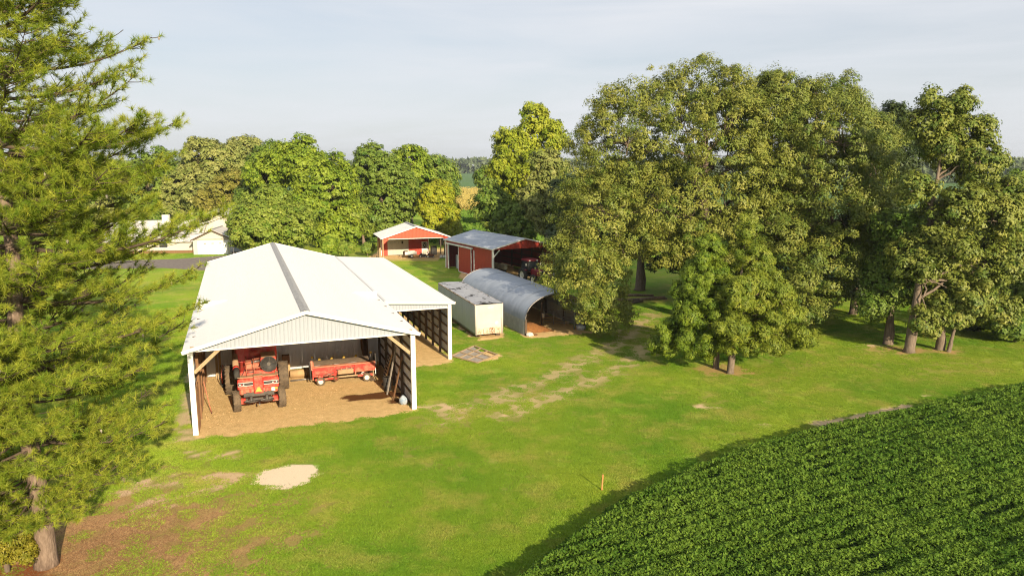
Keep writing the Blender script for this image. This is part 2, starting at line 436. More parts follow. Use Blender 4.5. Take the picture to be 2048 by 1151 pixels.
def cover(x, y):
    n1 = fbm(x * 2.3, y * 2.3, 3); n2 = fbm(x * 0.35, y * 0.35, 9)
    dirt = rectm(x, y, BARN_O, BARN_R, -0.05, 12.2, -0.75, 11.6, amp=0.45)
    dirt = np.maximum(dirt, rectm(x, y, BARN_O, BARN_R, 12.0, 17.5, 8.9, 38.5, amp=0.5, s=1))
    dirt = np.maximum(dirt, rectm(x, y, QUO_O, QUO_R, 0.0, 6.1, -1.3, 17, amp=0.6, s=2))
    dirt = np.maximum(dirt, rectm(x, y, RED_O, RED_R, -1.0, 9.3, -1.5, 14, amp=0.5, s=3))
    dirt = np.maximum(dirt, rectm(x, y, SHED_O, SHED_R, -0.6, 10.6, -1.2, 8.5, amp=0.5, s=4))
    dirt = np.maximum(dirt, 0.8 * rectm(x, y, TRL_O, TRL_R, -0.2, 2.7, -0.9, 12.5, amp=0.5, s=5))
    gx, gy = G(955, 712)
    dirt = np.maximum(dirt, 0.75 * blob(x, y, gx, gy, 1.9, 1.6, 0, s=6))
    straw = blob(x, y, PINE_P[0] + 1.5, PINE_P[1] + 1.2, 6.0, 5.4, R(20), soft=0.95, amp=0.7, f=0.8)
    for (px, py, rx, ry) in ((1455, 742, 2.6, 1.7), (1800, 700, 2.6, 1.5), (1890, 702, 1.5, 0.9), (1280, 600, 3.2, 1.5)):
        cx, cy = G(px, py); straw = np.maximum(straw, 0.8 * blob(x, y, cx, cy, rx, ry, 0, soft=0.5, s=px))
    straw *= .50 + .50 * sstep(0.25, 0.58, n1)
    sp = G(573, 952)
    sand = blob(x, y, sp[0], sp[1], 1.55, 1.35, 0.3, soft=0.06, amp=0.14, s=3, f=1.6)
    pale = .66 * np.maximum(strip(x, y, TRACK_L, 1.35, soft=.9, amp=.55, f=.5), strip(x, y, TRACK_R, 1.25, soft=.9, amp=.55, s=3, f=.5)) * (.55 + .45 * sstep(0.3, 0.6, n1))
    tr_edge = [G(*q) for q in ((1640, 848), (1720, 834), (1815, 812))]
    pale = np.maximum(pale, strip(x, y, tr_edge, 0.55, amp=0.4, s=5) * 0.95)
    for i, (px, py, rx, ry) in enumerate(((1410, 815, 1.1, 0.45), (1485, 836, .5, .25), (1525, 850, .7, .3), (757, 881, .28, .2), (750, 862, .25, .15), (845, 860, .3, .15), (1010, 830, .5, .3), (905, 815, 1.2, .9),
                                           (850, 812, .9, .5), (800, 912, .4, .25), (890, 905, .3, .25), (430, 960, 1.6, 1.0), (370, 990, 1.3, .9), (300, 1010, 1.1, .9), (480, 945, .7, .4), (420, 910, 1.6, .6), (260, 965, 1.8, 1.2),
                                           (1890, 545, 1, .5), (870, 545, 1.6, .7), (1745, 690, 1.6, .5), (1865, 790, 1.0, .25))):
        cx, cy = G(px, py); pale = np.maximum(pale, 0.95 * blob(x, y, cx, cy, rx, ry, 0, soft=0.3, amp=0.8, s=100 + i, f=2.0) * sstep(0.3, 0.55, n1))
    gravel = rectm(x, y, BARN_O, BARN_R, -1.25, -0.05, -0.9, 38, amp=0.5, s=7) * sstep(0.3, 0.5, n1 + .1)
    pale = np.maximum(pale, gravel * 0.9)
    pale = np.maximum(pale, 0.35 * sstep(0.66, 0.75, fbm(x * 0.9, y * 0.9, 21)) * sstep(0.5, 0.7, n1))
    dry = sstep(0.45, 0.75, fbm(x * 0.16, y * 0.16, 31)) * 0.6
    dry = np.maximum(dry, 0.9 * np.maximum(strip(x, y, TRACK_L, 2.4, s=7), strip(x, y, TRACK_R, 2.2, s=8)))
    dry = np.maximum(dry, 0.85 * blob(x, y, PINE_P[0] + 4, PINE_P[1] + 3, 10, 8, 0.2, soft=0.8, amp=0.8, f=.5))
    for i, (px, py, r) in enumerate(((1840, 730, 6), (1600, 720, 4), (1420, 800, 3.5), (860, 900, 3.5), (940, 880, 3), (1250, 860, 3))):
        cx, cy = G(px, py); dry = np.maximum(dry, 0.8 * blob(x, y, cx, cy, r, r * .7, 0, soft=0.8, amp=0.8, s=200 + i, f=.6))
    stain = 0
    for i, (px, py, rx, ry, a) in enumerate(((745, 792, 2.0, 0.75, .9), (800, 800, .9, .5, .8), (490, 850, 1.0, .5, .35), (560, 842, 1.1, .4, .3))):
        cx, cy = G(px, py); stain = np.maximum(stain, a * blob(x, y, cx, cy, rx, ry, R(10), soft=0.25, amp=0.6, s=300 + i, f=1.6))
    red = 0
    for i, (px, py, rx, ry) in enumerate(((905, 1078, .22, .3), (938, 1066, .3, .22), (1203, 982, .3, .25), (20, 1150, 1.5, 1))):
        cx, cy = G(px, py); red = np.maximum(red, 0.75 * blob(x, y, cx, cy, rx, ry, 0.3, soft=0.3, amp=0.6, s=400 + i, f=3))
    return dirt, straw, pale, dry, stain, red, sand
def axis(a, b, step, far0, far1):
    c = list(np.arange(a, b + 1e-6, step)); s = step; v = b
    while v < far1: s *= 1.35; v += s; c.append(min(v, far1))
    s = step; v = a
    while v > far0: s *= 1.35; v -= s; c.insert(0, max(v, far0))
    return np.array(c)
gxs = axis(-34, 46, 0.46, -6000, 6000); gys = axis(17, 72, 0.46, -600, 9000)
X, Y = np.meshgrid(gxs, gys)
cv = cover(X.ravel(), Y.ravel())
def grid_mesh(name, X, Y, Z):
    ny, nx = X.shape
    me = bpy.data.meshes.new(name)
    V = np.stack([X.ravel(), Y.ravel(), Z.ravel()], 1).astype(np.float32)
    i = np.arange(ny * nx).reshape(ny, nx)
    Q = np.stack([i[:-1, :-1], i[:-1, 1:], i[1:, 1:], i[1:, :-1]], -1).reshape(-1, 4)
    me.vertices.add(len(V)); me.vertices.foreach_set('co', V.ravel())
    me.loops.add(Q.size); me.loops.foreach_set('vertex_index', Q.ravel().astype(np.int32))
    me.polygons.add(len(Q)); me.polygons.foreach_set('loop_start', np.arange(0, Q.size, 4, dtype=np.int32))
    me.polygons.foreach_set('use_smooth', np.ones(len(Q), bool))
    me.update(calc_edges=True)
    return me
gm = grid_mesh('ground', X, Y, np.zeros_like(X))
for nm, (a, b, c, d) in (('cova', (cv[0], cv[1], cv[2], cv[6])), ('covb', (cv[3], cv[4], cv[5], cv[3]))):
    at = gm.attributes.new(nm, 'FLOAT_COLOR', 'POINT')
    at.data.foreach_set('color', np.stack([a + 0 * X.ravel(), b + 0 * X.ravel(), c + 0 * X.ravel(), d + 0 * X.ravel()], 1).astype(np.float32).ravel())

def grass_nodes(t, scale_shift=1.0):
    """grass colour as a function of world position: returns the colour socket"""
    g = t.nodes.new('ShaderNodeNewGeometry')
    def noise(sc, det=3, rough=.6):
        n = t.nodes.new('ShaderNodeTexNoise'); n.inputs['Scale'].default_value = sc; n.inputs['Detail'].default_value = det; n.inputs['Roughness'].default_value = rough
        t.links.new(g.outputs['Position'], n.inputs['Vector']); return n.outputs[0]
    def rng_(s, a, b, c=0, d=1):
        n = t.nodes.new('ShaderNodeMapRange'); n.inputs[1].default_value, n.inputs[2].default_value, n.inputs[3].default_value, n.inputs[4].default_value = a, b, c, d
        t.links.new(s, n.inputs[0]); return n.outputs[0]
    def mixc(f, a, b):
        n = t.nodes.new('ShaderNodeMix'); n.data_type = 'RGBA'
        for s, k in ((f, 0), (a, 6), (b, 7)):
            if isinstance(s, tuple): n.inputs[k].default_value = s + (1,)
            elif isinstance(s, float): n.inputs[k].default_value = s
            else: t.links.new(s, n.inputs[k])
        return n.outputs[2]
    c = mixc(rng_(noise(0.09, 4), .38, .62), GRASS_A, GRASS_B)
    c = mixc(rng_(noise(0.45, 4), .48, .70, 0, .75), c, GRASS_C)
    c = mixc(rng_(noise(3.5, 4, .7), .50, .74, 0, .55), c, GRASS_D)
    return c, noise, rng_, mixc
GRASS_A, GRASS_B, GRASS_C, GRASS_D = (0.155, 0.300, 0.018), (0.290, 0.385, 0.032), (0.410, 0.380, 0.085), (0.110, 0.210, 0.014)
m = bpy.data.materials.new('ground'); m.use_nodes = True; MATS['ground'] = m
t = m.node_tree; bs = t.nodes['Principled BSDF']; bs.inputs['Roughness'].default_value = 0.95; bs.inputs['Specular IOR Level'].default_value = 0.1
c, noise, rr, mixc = grass_nodes(t)
aa = t.nodes.new('ShaderNodeAttribute'); aa.attribute_name = 'cova'; sa = t.nodes.new('ShaderNodeSeparateColor'); t.links.new(aa.outputs['Color'], sa.inputs[0])
ab = t.nodes.new('ShaderNodeAttribute'); ab.attribute_name = 'covb'; sb = t.nodes.new('ShaderNodeSeparateColor'); t.links.new(ab.outputs['Color'], sb.inputs[0])
fine = noise(9, 6, .75); mid = noise(2.2, 5, .65); vf = noise(26, 3, .7)
def sharpen(ch, k=0.5, lo_=.32, hi_=.62):
    ad = t.nodes.new('ShaderNodeMath'); ad.operation = 'MULTIPLY_ADD'; t.links.new(fine, ad.inputs[0]); ad.inputs[1].default_value = k; ad.inputs[2].default_value = -k / 2
    a2 = t.nodes.new('ShaderNodeMath'); a2.operation = 'ADD'; t.links.new(ad.outputs[0], a2.inputs[0]); t.links.new(ch, a2.inputs[1])
    return rr(a2.outputs[0], lo_, hi_)
dryc = mixc(rr(fine, .35, .65), (0.30, 0.22, 0.085), (0.20, 0.175, 0.04))
c = mixc(rr(sb.outputs[0], 0, 1, 0, .62), c, dryc)
strawc = mixc(rr(fine, .35, .65), (0.64, 0.40, 0.20), (0.42, 0.225, 0.10))
palec = mixc(rr(fine, .3, .7), (0.76, 0.56, 0.36), (0.58, 0.40, 0.23))
dirtc = mixc(rr(fine, .34, .66), (0.76, 0.54, 0.26), (0.58, 0.385, 0.165))
dirtc = mixc(rr(mid, .40, .66, 0, .8), dirtc, (0.84, 0.60, 0.30))
dirtc = mixc(rr(vf, .55, .7, 0, .5), dirtc, (0.36, 0.20, 0.085))
sandc = mixc(rr(vf, .35, .7), (0.90, 0.76, 0.56), (0.74, 0.60, 0.42))
c = mixc(sharpen(sa.outputs[1], 1.1, .12, .95), c, strawc)
c = mixc(sharpen(sa.outputs[2], 1.6, .22, 1.0), c, palec)
c = mixc(sharpen(sa.outputs[0], .5), c, dirtc)
c = mixc(sharpen(sb.outputs[1], .6), c, (0.13, 0.055, 0.02))
c = mixc(sharpen(sb.outputs[2], .6), c, (0.30, 0.095, 0.03))
c = mixc(rr(aa.outputs['Alpha'], .35, .65), c, sandc)
t.links.new(c, bs.inputs['Base Color'])
bp = t.nodes.new('ShaderNodeBump'); bp.inputs['Strength'].default_value = 0.9; bp.inputs['Distance'].default_value = 0.10
t.links.new(vf, bp.inputs['Height']); t.links.new(bp.outputs[0], bs.inputs['Normal'])
tag(link('ground', gm, 'ground'), kind='structure')

# short grass: blades standing on the lawn (one carpet nobody could count)
m = bpy.data.materials.new('grass_blade'); m.use_nodes = True; MATS['grass_blade'] = m
t = m.node_tree; bs = t.nodes['Principled BSDF']; bs.inputs['Roughness'].default_value = 0.6; bs.inputs['Specular IOR Level'].default_value = 0.2
c, noise, rr, mixc = grass_nodes(t)
t.links.new(c, bs.inputs['Base Color'])
tr = t.nodes.new('ShaderNodeBsdfTranslucent'); t.links.new(c, tr.inputs[0])
ms = t.nodes.new('ShaderNodeMixShader'); ms.inputs[0].default_value = .3
t.links.new(bs.outputs[0], ms.inputs[1]); t.links.new(tr.outputs[0], ms.inputs[2]); t.links.new(ms.outputs[0], t.nodes['Material Output'].inputs[0])
def grass_patch(n=340, half=.3):
    p = rng.uniform(-half, half, (n, 2)); h = rng.uniform(.018, .045, n); a = rng.uniform(0, 2 * math.pi, n); w = rng.uniform(.008, .016, n)
    ln = rng.normal(0, .035, (n, 2))
    V = np.zeros((n, 3, 3)); dx = np.stack([np.cos(a), np.sin(a)], 1) * w[:, None]
    V[:, 0, :2] = p - dx; V[:, 1, :2] = p + dx; V[:, 2, :2] = p + ln; V[:, 2, 2] = h
    me = bpy.data.meshes.new('grass_patch'); me.from_pydata(V.reshape(-1, 3).tolist(), [], np.arange(n * 3).reshape(-1, 3).tolist()); me.materials.append(MATS['grass_blade'])
    return bpy.data.objects.new('grass_patch', me)
def in_view(x, y, mx=2.0):
    u = x / np.maximum(y, .1)
    return (np.abs(x) < y * 0.735 + mx)
def bean_side(x, y):                                # signed distance to the crop edge, positive inside the field
    d = np.full(np.shape(x), 1e9); sg = np.zeros(np.shape(x))
    for (ax, ay), (bx, by) in zip(EDGE[:-1], EDGE[1:]):
        vx, vy = bx - ax, by - ay; l = math.hypot(vx, vy)
        t_ = np.clip(((x - ax) * vx + (y - ay) * vy) / (l * l), 0, 1)
        dd = np.hypot(x - ax - t_ * vx, y - ay - t_ * vy)
        s_ = ((x - ax) * -vy + (y - ay) * vx) / l * -1
        k = dd < d; d = np.where(k, dd, d); sg = np.where(k, np.sign(s_), sg)
    return d * sg
N = 26000
gy_ = 18 + (74 - 18) * rng.random(N) ** 1.25
gx_ = (rng.random(N) * 2 - 1) * (gy_ * .735 + 2)
cc = cover(gx_, gy_)
bare = np.maximum.reduce([cc[0] * 1.2, cc[1] * 1.12, cc[2] * 1.05, cc[6] * 2, cc[5]])
keep = (rng.random(N) > bare * 1.15) & (bean_side(gx_, gy_) < 0.1)
gx_, gy_ = gx_[keep], gy_[keep]
pm = bpy.data.meshes.new('grass'); pm.vertices.add(len(gx_)); pm.vertices.foreach_set('co', np.stack([gx_, gy_, np.zeros_like(gx_)], 1).astype(np.float32).ravel())
go = tag(link('grass', pm, 'grass_blade'), 'short green mown grass growing over the lawn', 'grass', kind='stuff')
ng = bpy.data.node_groups.new('grass_scatter', 'GeometryNodeTree')
ng.interface.new_socket('Geometry', in_out='INPUT', socket_type='NodeSocketGeometry'); ng.interface.new_socket('Geometry', in_out='OUTPUT', socket_type='NodeSocketGeometry')
gi = ng.nodes.new('NodeGroupInput'); gout = ng.nodes.new('NodeGroupOutput'); iop = ng.nodes.new('GeometryNodeInstanceOnPoints')
oi = ng.nodes.new('GeometryNodeObjectInfo'); oi.inputs[0].default_value = grass_patch()
rv = ng.nodes.new('FunctionNodeRandomValue'); rv.data_type = 'FLOAT_VECTOR'; rv.inputs[0].default_value = (0, 0, 0); rv.inputs[1].default_value = (0, 0, 6.283)
rs = ng.nodes.new('FunctionNodeRandomValue'); rs.data_type = 'FLOAT'; rs.inputs[2].default_value = .8; rs.inputs[3].default_value = 1.5
ng.links.new(gi.outputs[0], iop.inputs['Points']); ng.links.new(oi.outputs['Geometry'], iop.inputs['Instance'])
ng.links.new(rv.outputs[0], iop.inputs['Rotation']); ng.links.new(rs.outputs[1], iop.inputs['Scale']); ng.links.new(iop.outputs[0], gout.inputs[0])
go.modifiers.new('scatter', 'NODES').node_group = ng

# fields far behind
def sheet(name, pts, z, mname, label=None, kind='structure'):
    o = MB().poly([(x, y, z) for x, y in pts]).build(name, mname)
    return tag(o, kind=kind)
mat('far_beans', (0.070, 0.150, 0.030), (0.055, 0.120, 0.026), 0.02, 0.95)
mat('far_stubble', (0.42, 0.34, 0.10), (0.34, 0.27, 0.08), 0.03, 0.95)
mat('dirt_track', (0.42, 0.30, 0.16), (0.34, 0.24, 0.12), 0.2, 0.95)
sheet('bean_field', [G(905, 446), G(1000, 446), (10, 208), (-24, 208), ], 0.35, 'far_beans')
sheet('far_field', [(-900, 420), (900, 420), (1800, 1500), (-1800, 1500)], 0.5, 'far_beans')
sheet('side_field', [(45, 84), (75, 70), (400, 70), (400, 400), (30, 400), (30, 110)], 0.45, 'far_beans')

# ------------------------------------------------------------------ the big white machinery barn
def frame_wall(par, u, v0, v1, z1, inward, posts, girts, wood='wood_dark', z0=0.0):
    """posts and horizontal girts on the inner face of a wall along v"""
    for v in posts: B('post', wood, par, (u + inward * .13, v, (z1) / 2), (.15, .17, z1))
    for z in girts: B('girt', wood, par, (u + inward * .035, (v0 + v1) / 2, z), (.05, v1 - v0, .14))
bw, bl, be, br_ = 12.08, 38.0, 4.85, 6.50
barn = empty('machinery_barn', (BARN_O[0], BARN_O[1], 0), BARN_R,
             'long white metal pole barn with open gable end and lean-to, sheltering the red combine', 'barn')
slope = (br_ - be) / (bw / 2)
sl_l = math.hypot(bw / 2 + .35, slope * (bw / 2 + .35))
dv = Vector((-1, 0, -slope)).normalized()
roof = B('roof', 'wood_dark', barn, (bw / 2, bl / 2, br_ - .22), (.08, bl - .2, .2))            # ridge beam carries the sheets
ribbed('roof_panel', 'roof_white', roof, (bw / 2, bl + .2, br_), (0, -1, 0), dv, bl + .6, lambda u: 0.0, lambda u: sl_l, rh=0.018)
dv2 = Vector((1, 0, -slope)).normalized()
ribbed('roof_panel', 'roof_white', roof, (bw / 2, -.4, br_), (0, 1, 0), dv2, bl + .6, lambda u: 0.0, lambda u: sl_l, rh=0.018)
rc = MB()
nseg = 24
rows = []
for i in range(nseg + 1):
    v = -.42 + (bl + .64) * i / nseg
    j = 0.015 * math.sin(i * 2.3)
    rows.append([(bw / 2 - .25, v, br_ - .25 * slope + .035), (bw / 2 - .14, v, br_ - .14 * slope + .05), (bw / 2, v, br_ + .075 + j), (bw / 2 + .14, v, br_ - .14 * slope + .05), (bw / 2 + .25, v, br_ - .25 * slope + .035)])
rc.quadgrid(rows); rc.build('ridge_cap', 'ridge_grey', barn)
# gable above the doorway
def gab(u): return be - .02 + slope * (u if u < bw / 2 else bw - u)
for O, wd, fn in (((0, -.06, 0), bw / 2, lambda u: be - .03 + slope * u), ((bw / 2, -.06, 0), bw / 2, lambda u: be - .03 + slope * (bw / 2 - u))):
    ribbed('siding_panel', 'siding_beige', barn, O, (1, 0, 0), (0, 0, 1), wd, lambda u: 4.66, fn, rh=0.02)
B('lintel', 'wood_pale', barn, (bw / 2, .03, 4.78), (bw, .12, .24))
B('lintel_trim', 'trim_white', barn, (bw / 2, -.085, 4.665), (bw + .1, .05, .07))
for s in (0, 1):
    x0, x1 = (-.40, bw / 2) if s == 0 else (bw / 2, bw + .40)
    z0, z1 = (be - .40 * slope, br_) if s == 0 else (br_, be - .40 * slope)
    BEAM('rake_trim', 'trim_white', barn, (x0, -.43, z0 - .06), (x1, -.43, z1 - .06), .06, .20)
    BEAM('rake_trim', 'trim_white', barn, (x0, bl + .23, z0 - .06), (x1, bl + .23, z1 - .06), .06, .20)
    ux = -.37 if s == 0 else bw + .37
    BEAM('eave_trim', 'trim_white', barn, (ux, -.4, be - .37 * slope - .09), (ux, bl + .2 if s == 0 else 10.0, be - .37 * slope - .09), .05, .14)
    # soffit board between gable and rake
    MB().poly([(x0, -.40, z0 - .10), (x1, -.40, z1 - .10), (x1, -.06, z1 - .10), (x0, -.06, z0 - .10)]).build('soffit', 'trim_white', barn)
for u in (-.02, bw + .02):
    B('corner_post', 'trim_white', barn, (u, -.02, 2.36), (.27, .25, 4.72))
for p0, p1 in (((.12, .07, 3.45), (1.45, .07, 4.66)), ((bw - .12, .07, 3.45), (bw - 1.45, .07, 4.66))):
    BEAM('knee_brace', 'wood_pale', barn, p0, p1, .05, .19)
# walls
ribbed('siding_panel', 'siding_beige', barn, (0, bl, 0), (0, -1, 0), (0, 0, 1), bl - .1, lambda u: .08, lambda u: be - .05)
ribbed('siding_panel', 'siding_grey', barn, (bw, .1, 0), (0, 1, 0), (0, 0, 1), 11.3, lambda u: .08, lambda u: be - .05)
ribbed('siding_panel', 'siding_grey', barn, (0, 11.45, 0), (1, 0, 0), (0, 0, 1), bw, lambda u: .05, lambda u: be + .5)
ribbed('siding_panel', 'siding_beige', barn, (bw, bl, 0), (-1, 0, 0), (0, 0, 1), bw, lambda u: .05, lambda u: be - .05)
for O, wd, fn in (((bw, bl, 0), bw / 2, lambda u: be - .03 + slope * u), ((bw / 2, bl, 0), bw / 2, lambda u: be - .03 + slope * (bw / 2 - u))):
    ribbed('siding_panel', 'siding_beige', barn, O, (-1, 0, 0), (0, 0, 1), wd, lambda u: be - .05, fn)
gz = [.12, .85, 1.55, 2.25, 2.95, 3.65, 4.35]
frame_wall(barn, bw, .12, 11.3, 4.8, -1, (2.6, 5.2, 7.8, 10.4), gz)
frame_wall(barn, 0, .12, 11.3, 4.8, 1, (2.6, 5.2, 7.8, 10.4), gz, 'wood_brown')
for i, v in enumerate((.5, .95, 1.4, 3.1, 3.6, 4.1, 5.8, 6.3, 8.3, 8.8, 9.4)):             # planks lining the left wall
    B('plank', 'wood_brown', barn, (.13 + .012 * (i % 3), v, 1.25 + .15 * (i % 2)), (.035, .40, 2.5 + .3 * (i % 2)))
for v in (2.6, 5.2, 7.8, 10.4):
    for s in (0, 1):
        BEAM('rafter', 'wood_dark', barn, (0 if s == 0 else bw, v, be - .2), (bw / 2, v, br_ - .2), .06, .22)
    B('tie_beam', 'wood_dark', barn, (bw / 2, v, be - .05), (bw, .06, .2))
# lean-to
lw0, lw1, lv0, le = bw, 17.25, 10.3, 4.42
lroof = B('roof', 'wood_dark', barn, (lw0 + .1, (lv0 + bl) / 2, be - .30), (.08, bl - lv0 - .2, .18)); lroof.name = 'lean_to_roof'
lz0 = be - .34 * slope + .02; run = lw1 + .35 - (bw + .33); drop = lz0 - le
ldv = Vector((run, 0, -drop)).normalized(); ll = math.hypot(run, drop)
ribbed('roof_panel', 'roof_white', lroof, (bw + .33, lv0 - .35, lz0), (0, 1, 0), ldv, bl + .55 - lv0, lambda u: 0.0, lambda u: ll, rh=0.018)
BEAM('roof_flashing', 'roof_white', barn, (bw + .36, lv0 - .2, lz0 + .02), (bw + .36, bl + .1, lz0 + .02), .16, .03)
ribbed('siding_panel', 'siding_beige', barn, (bw + .02, lv0 - .03, 0), (1, 0, 0), (0, 0, 1), lw1 - bw, lambda u: 3.98, lambda u: lz0 - .06 - drop * max(0, (u - .3)) / run)
BEAM('rake_trim', 'trim_white', barn, (bw + .30, lv0 - .38, lz0 - .05), (lw1 + .38, lv0 - .38, le - .05), .06, .17)
BEAM('eave_trim', 'trim_white', barn, (lw1 + .36, lv0 - .35, le - .07), (lw1 + .36, bl + .2, le - .07), .05, .15)
B('corner_post', 'trim_white', barn, (lw1, lv0 - .02, 2.15), (.27, .25, 4.3))
B('lintel_trim', 'trim_white', barn, ((bw + lw1) / 2, lv0 - .065, 3.985), (lw1 - bw, .05, .07))
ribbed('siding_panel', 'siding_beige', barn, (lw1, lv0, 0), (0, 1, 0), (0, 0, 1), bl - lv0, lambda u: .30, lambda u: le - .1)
frame_wall(barn, lw1, lv0 + .1, bl - .1, 4.25, -1, [lv0 + 2.3 * k for k in range(1, 12)], (.36, 1.05, 1.75, 2.45, 3.15, 3.85))
ribbed('siding_panel', 'siding_beige', barn, (lw1, bl, 0), (-1, 0, 0), (0, 0, 1), lw1 - bw, lambda u: .1, lambda u: le - .1)
ribbed('siding_panel', 'siding_grey', barn, (bw + .05, bl - .2, 0), (0, -1, 0), (0, 0, 1), bl - 11.6, lambda u: .1, lambda u: be - .1)
for v in (13, 16, 19, 22): BEAM('rafter', 'wood_dark', barn, (bw, v, lz0 - .15), (lw1, v, le - .12), .06, .2)

# ------------------------------------------------------------------ red open barn with the tractor
rb = empty('red_barn', (RED_O[0], RED_O[1], 0), RED_R, 'dark red metal barn with white sliding-door track and grey roof behind the arched shelter', 'barn')
rw, rl, re_, rr_ = 9.2, 14.2, 4.15, 5.25
rs_ = (rr_ - re_) / (rw / 2)
rroof = B('roof', 'wood_dark', rb, (rw / 2, rl / 2, rr_ - .2), (.08, rl - .2, .18))
q = Vector((-1, 0, -rs_)).normalized(); q2 = Vector((1, 0, -rs_)).normalized(); ql = math.hypot(rw / 2 + .3, rs_ * (rw / 2 + .3))
ribbed('roof_panel', 'roof_galv', rroof, (rw / 2, rl + .3, rr_), (0, -1, 0), q, rl + .6, lambda u: 0., lambda u: ql)
ribbed('roof_panel', 'roof_galv', rroof, (rw / 2, -.3, rr_), (0, 1, 0), q2, rl + .6, lambda u: 0., lambda u: ql)
for O, wd, fn in (((0, -.05, 0), rw / 2, lambda u: re_ - .03 + rs_ * u), ((rw / 2, -.05, 0), rw / 2, lambda u: re_ - .03 + rs_ * (rw / 2 - u))):
    ribbed('siding_panel', 'red_siding', rb, O, (1, 0, 0), (0, 0, 1), wd, lambda u: 3.95, fn)
for s in (0, 1):
    x0, x1, z0, z1 = (-.33, rw / 2, re_ - .33 * rs_, rr_) if s == 0 else (rw / 2, rw + .33, rr_, re_ - .33 * rs_)
    BEAM('rake_trim', 'trim_white', rb, (x0, -.34, z0 - .05), (x1, -.34, z1 - .05), .05, .15)
    BEAM('eave_trim', 'trim_white', rb, ((-.31, -.3, re_ - .36 * rs_) if s == 0 else (rw + .31, -.3, re_ - .36 * rs_)), ((-.31, rl + .3, re_ - .36 * rs_) if s == 0 else (rw + .31, rl + .3, re_ - .36 * rs_)), .05, .12)
for x, v in ((0, 0), (rw, 0), (0, rl)): B('corner_post', 'trim_white', rb, (x, v - .01, re_ / 2), (.22, .22, re_ - .1))
BEAM('knee_brace', 'trim_white', rb, (.1, .05, 3.0), (1.0, .05, 3.92), .05, .14)
d0, d1 = 9.3, 13.4                                                   # sliding door opening along the side wall
ribbed('siding_panel', 'red_siding', rb, (0, d0, 0), (0, -1, 0), (0, 0, 1), d0 - .1, lambda u: .05, lambda u: re_ - .08)
ribbed('siding_panel', 'red_siding', rb, (0, rl, 0), (0, -1, 0), (0, 0, 1), rl - d1, lambda u: .05, lambda u: re_ - .08)
ribbed('siding_panel', 'red_siding', rb, (0, d1, 0), (0, -1, 0), (0, 0, 1), d1 - d0, lambda u: 3.5, lambda u: re_ - .08)
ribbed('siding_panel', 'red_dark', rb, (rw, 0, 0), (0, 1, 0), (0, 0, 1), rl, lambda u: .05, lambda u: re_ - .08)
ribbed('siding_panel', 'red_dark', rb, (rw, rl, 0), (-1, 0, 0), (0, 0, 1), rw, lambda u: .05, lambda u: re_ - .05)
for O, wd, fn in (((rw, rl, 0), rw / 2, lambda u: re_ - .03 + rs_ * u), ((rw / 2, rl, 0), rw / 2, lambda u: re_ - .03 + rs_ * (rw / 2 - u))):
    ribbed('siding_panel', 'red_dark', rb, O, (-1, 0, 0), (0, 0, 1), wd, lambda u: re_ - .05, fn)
sd = B('sliding_door', 'wood_dark', rb, (-.16, 7.75, 1.75), (.05, 3.9, 3.3))
ribbed('door_panel', 'red_siding', sd, (-.20, 9.7, 0), (0, -1, 0), (0, 0, 1), 3.9, lambda u: .08, lambda u: 3.45)
for v in (5.80, 9.70): B('door_edge', 'trim_white', sd, (-.20, v, 1.75), (.07, .10, 3.4))
B('door_edge', 'trim_white', sd, (-.20, 7.75, .07), (.07, 3.9, .10))
B('door_track', 'trim_white', rb, (-.22, 9.6, 3.62), (.20, 8.4, .20))
B('door_jamb', 'trim_white', rb, (-.05, 13.40, 1.75), (.16, .20, 3.5))
B('door_jamb', 'trim_white', rb, (-.05, 5.2, 1.7), (.12, .14, 3.4))
frame_wall(rb, rw, .2, rl - .1, 4.0, -1, (2.8, 5.6, 8.4, 11.2), (.4, 1.2, 2.0, 2.8, 3.6))
cabt = empty('storage_cabinet', (*from_local(1.3, 12.7, RED_O, RED_R), 0), RED_R, 'tall pale grey metal cabinet just inside the sliding-door opening', 'cabinet')
B('body', 'trim_white', cabt, (0, 0, .95), (.55, .95, 1.9)); B('door', 'quonset_wall', cabt, (-.285, .24, .95), (.02, .46, 1.8)); B('door', 'trim_white', cabt, (-.285, -.24, .95), (.02, .46, 1.8))
shf = empty('steel_shelf', (*from_local(2.4, 11.4, RED_O, RED_R), 0), RED_R, 'dark open steel shelving standing in the red barn doorway', 'shelf')
for z in (.4, 1.0, 1.6, 2.2): B('shelf_board', 'steel_dark', shf, (0, 0, z), (.5, 1.6, .04))
for x, y in ((-.24, -.8), (.24, -.8), (-.24, .8), (.24, .8)): B('upright', 'steel_dark', shf, (x, y, 1.15), (.05, .05, 2.3))

# ------------------------------------------------------------------ open red shed
sh = empty('open_shed', (SHED_O[0], SHED_O[1], 0), SHED_R, 'red gabled shed with white roof and deep open porch on posts', 'shed')
sw, sd_, se, sr = 10.4, 8.6, 3.5, 5.15
ss = (sr - se) / (sw / 2); porch = 5.8
sroof = B('roof', 'wood_dark', sh, (sw / 2, sd_ / 2, sr - .2), (.08, sd_ - .2, .18))
q = Vector((-1, 0, -ss)).normalized(); q2 = Vector((1, 0, -ss)).normalized(); ql = math.hypot(sw / 2 + .3, ss * (sw / 2 + .3))
ribbed('roof_panel', 'roof_white', sroof, (sw / 2, sd_ + .2, sr), (0, -1, 0), q, sd_ + .5, lambda u: 0., lambda u: ql)
ribbed('roof_panel', 'roof_white', sroof, (sw / 2, -.3, sr), (0, 1, 0), q2, sd_ + .5, lambda u: 0., lambda u: ql)
BEAM('ridge_cap', 'ridge_grey', sh, (sw / 2, -.2, sr + .04), (sw / 2, sd_ + .2, sr + .04), .4, .03)
mat('red_bright', (0.60, 0.085, 0.042), (0.54, 0.072, 0.036), 1.0, 0.5)
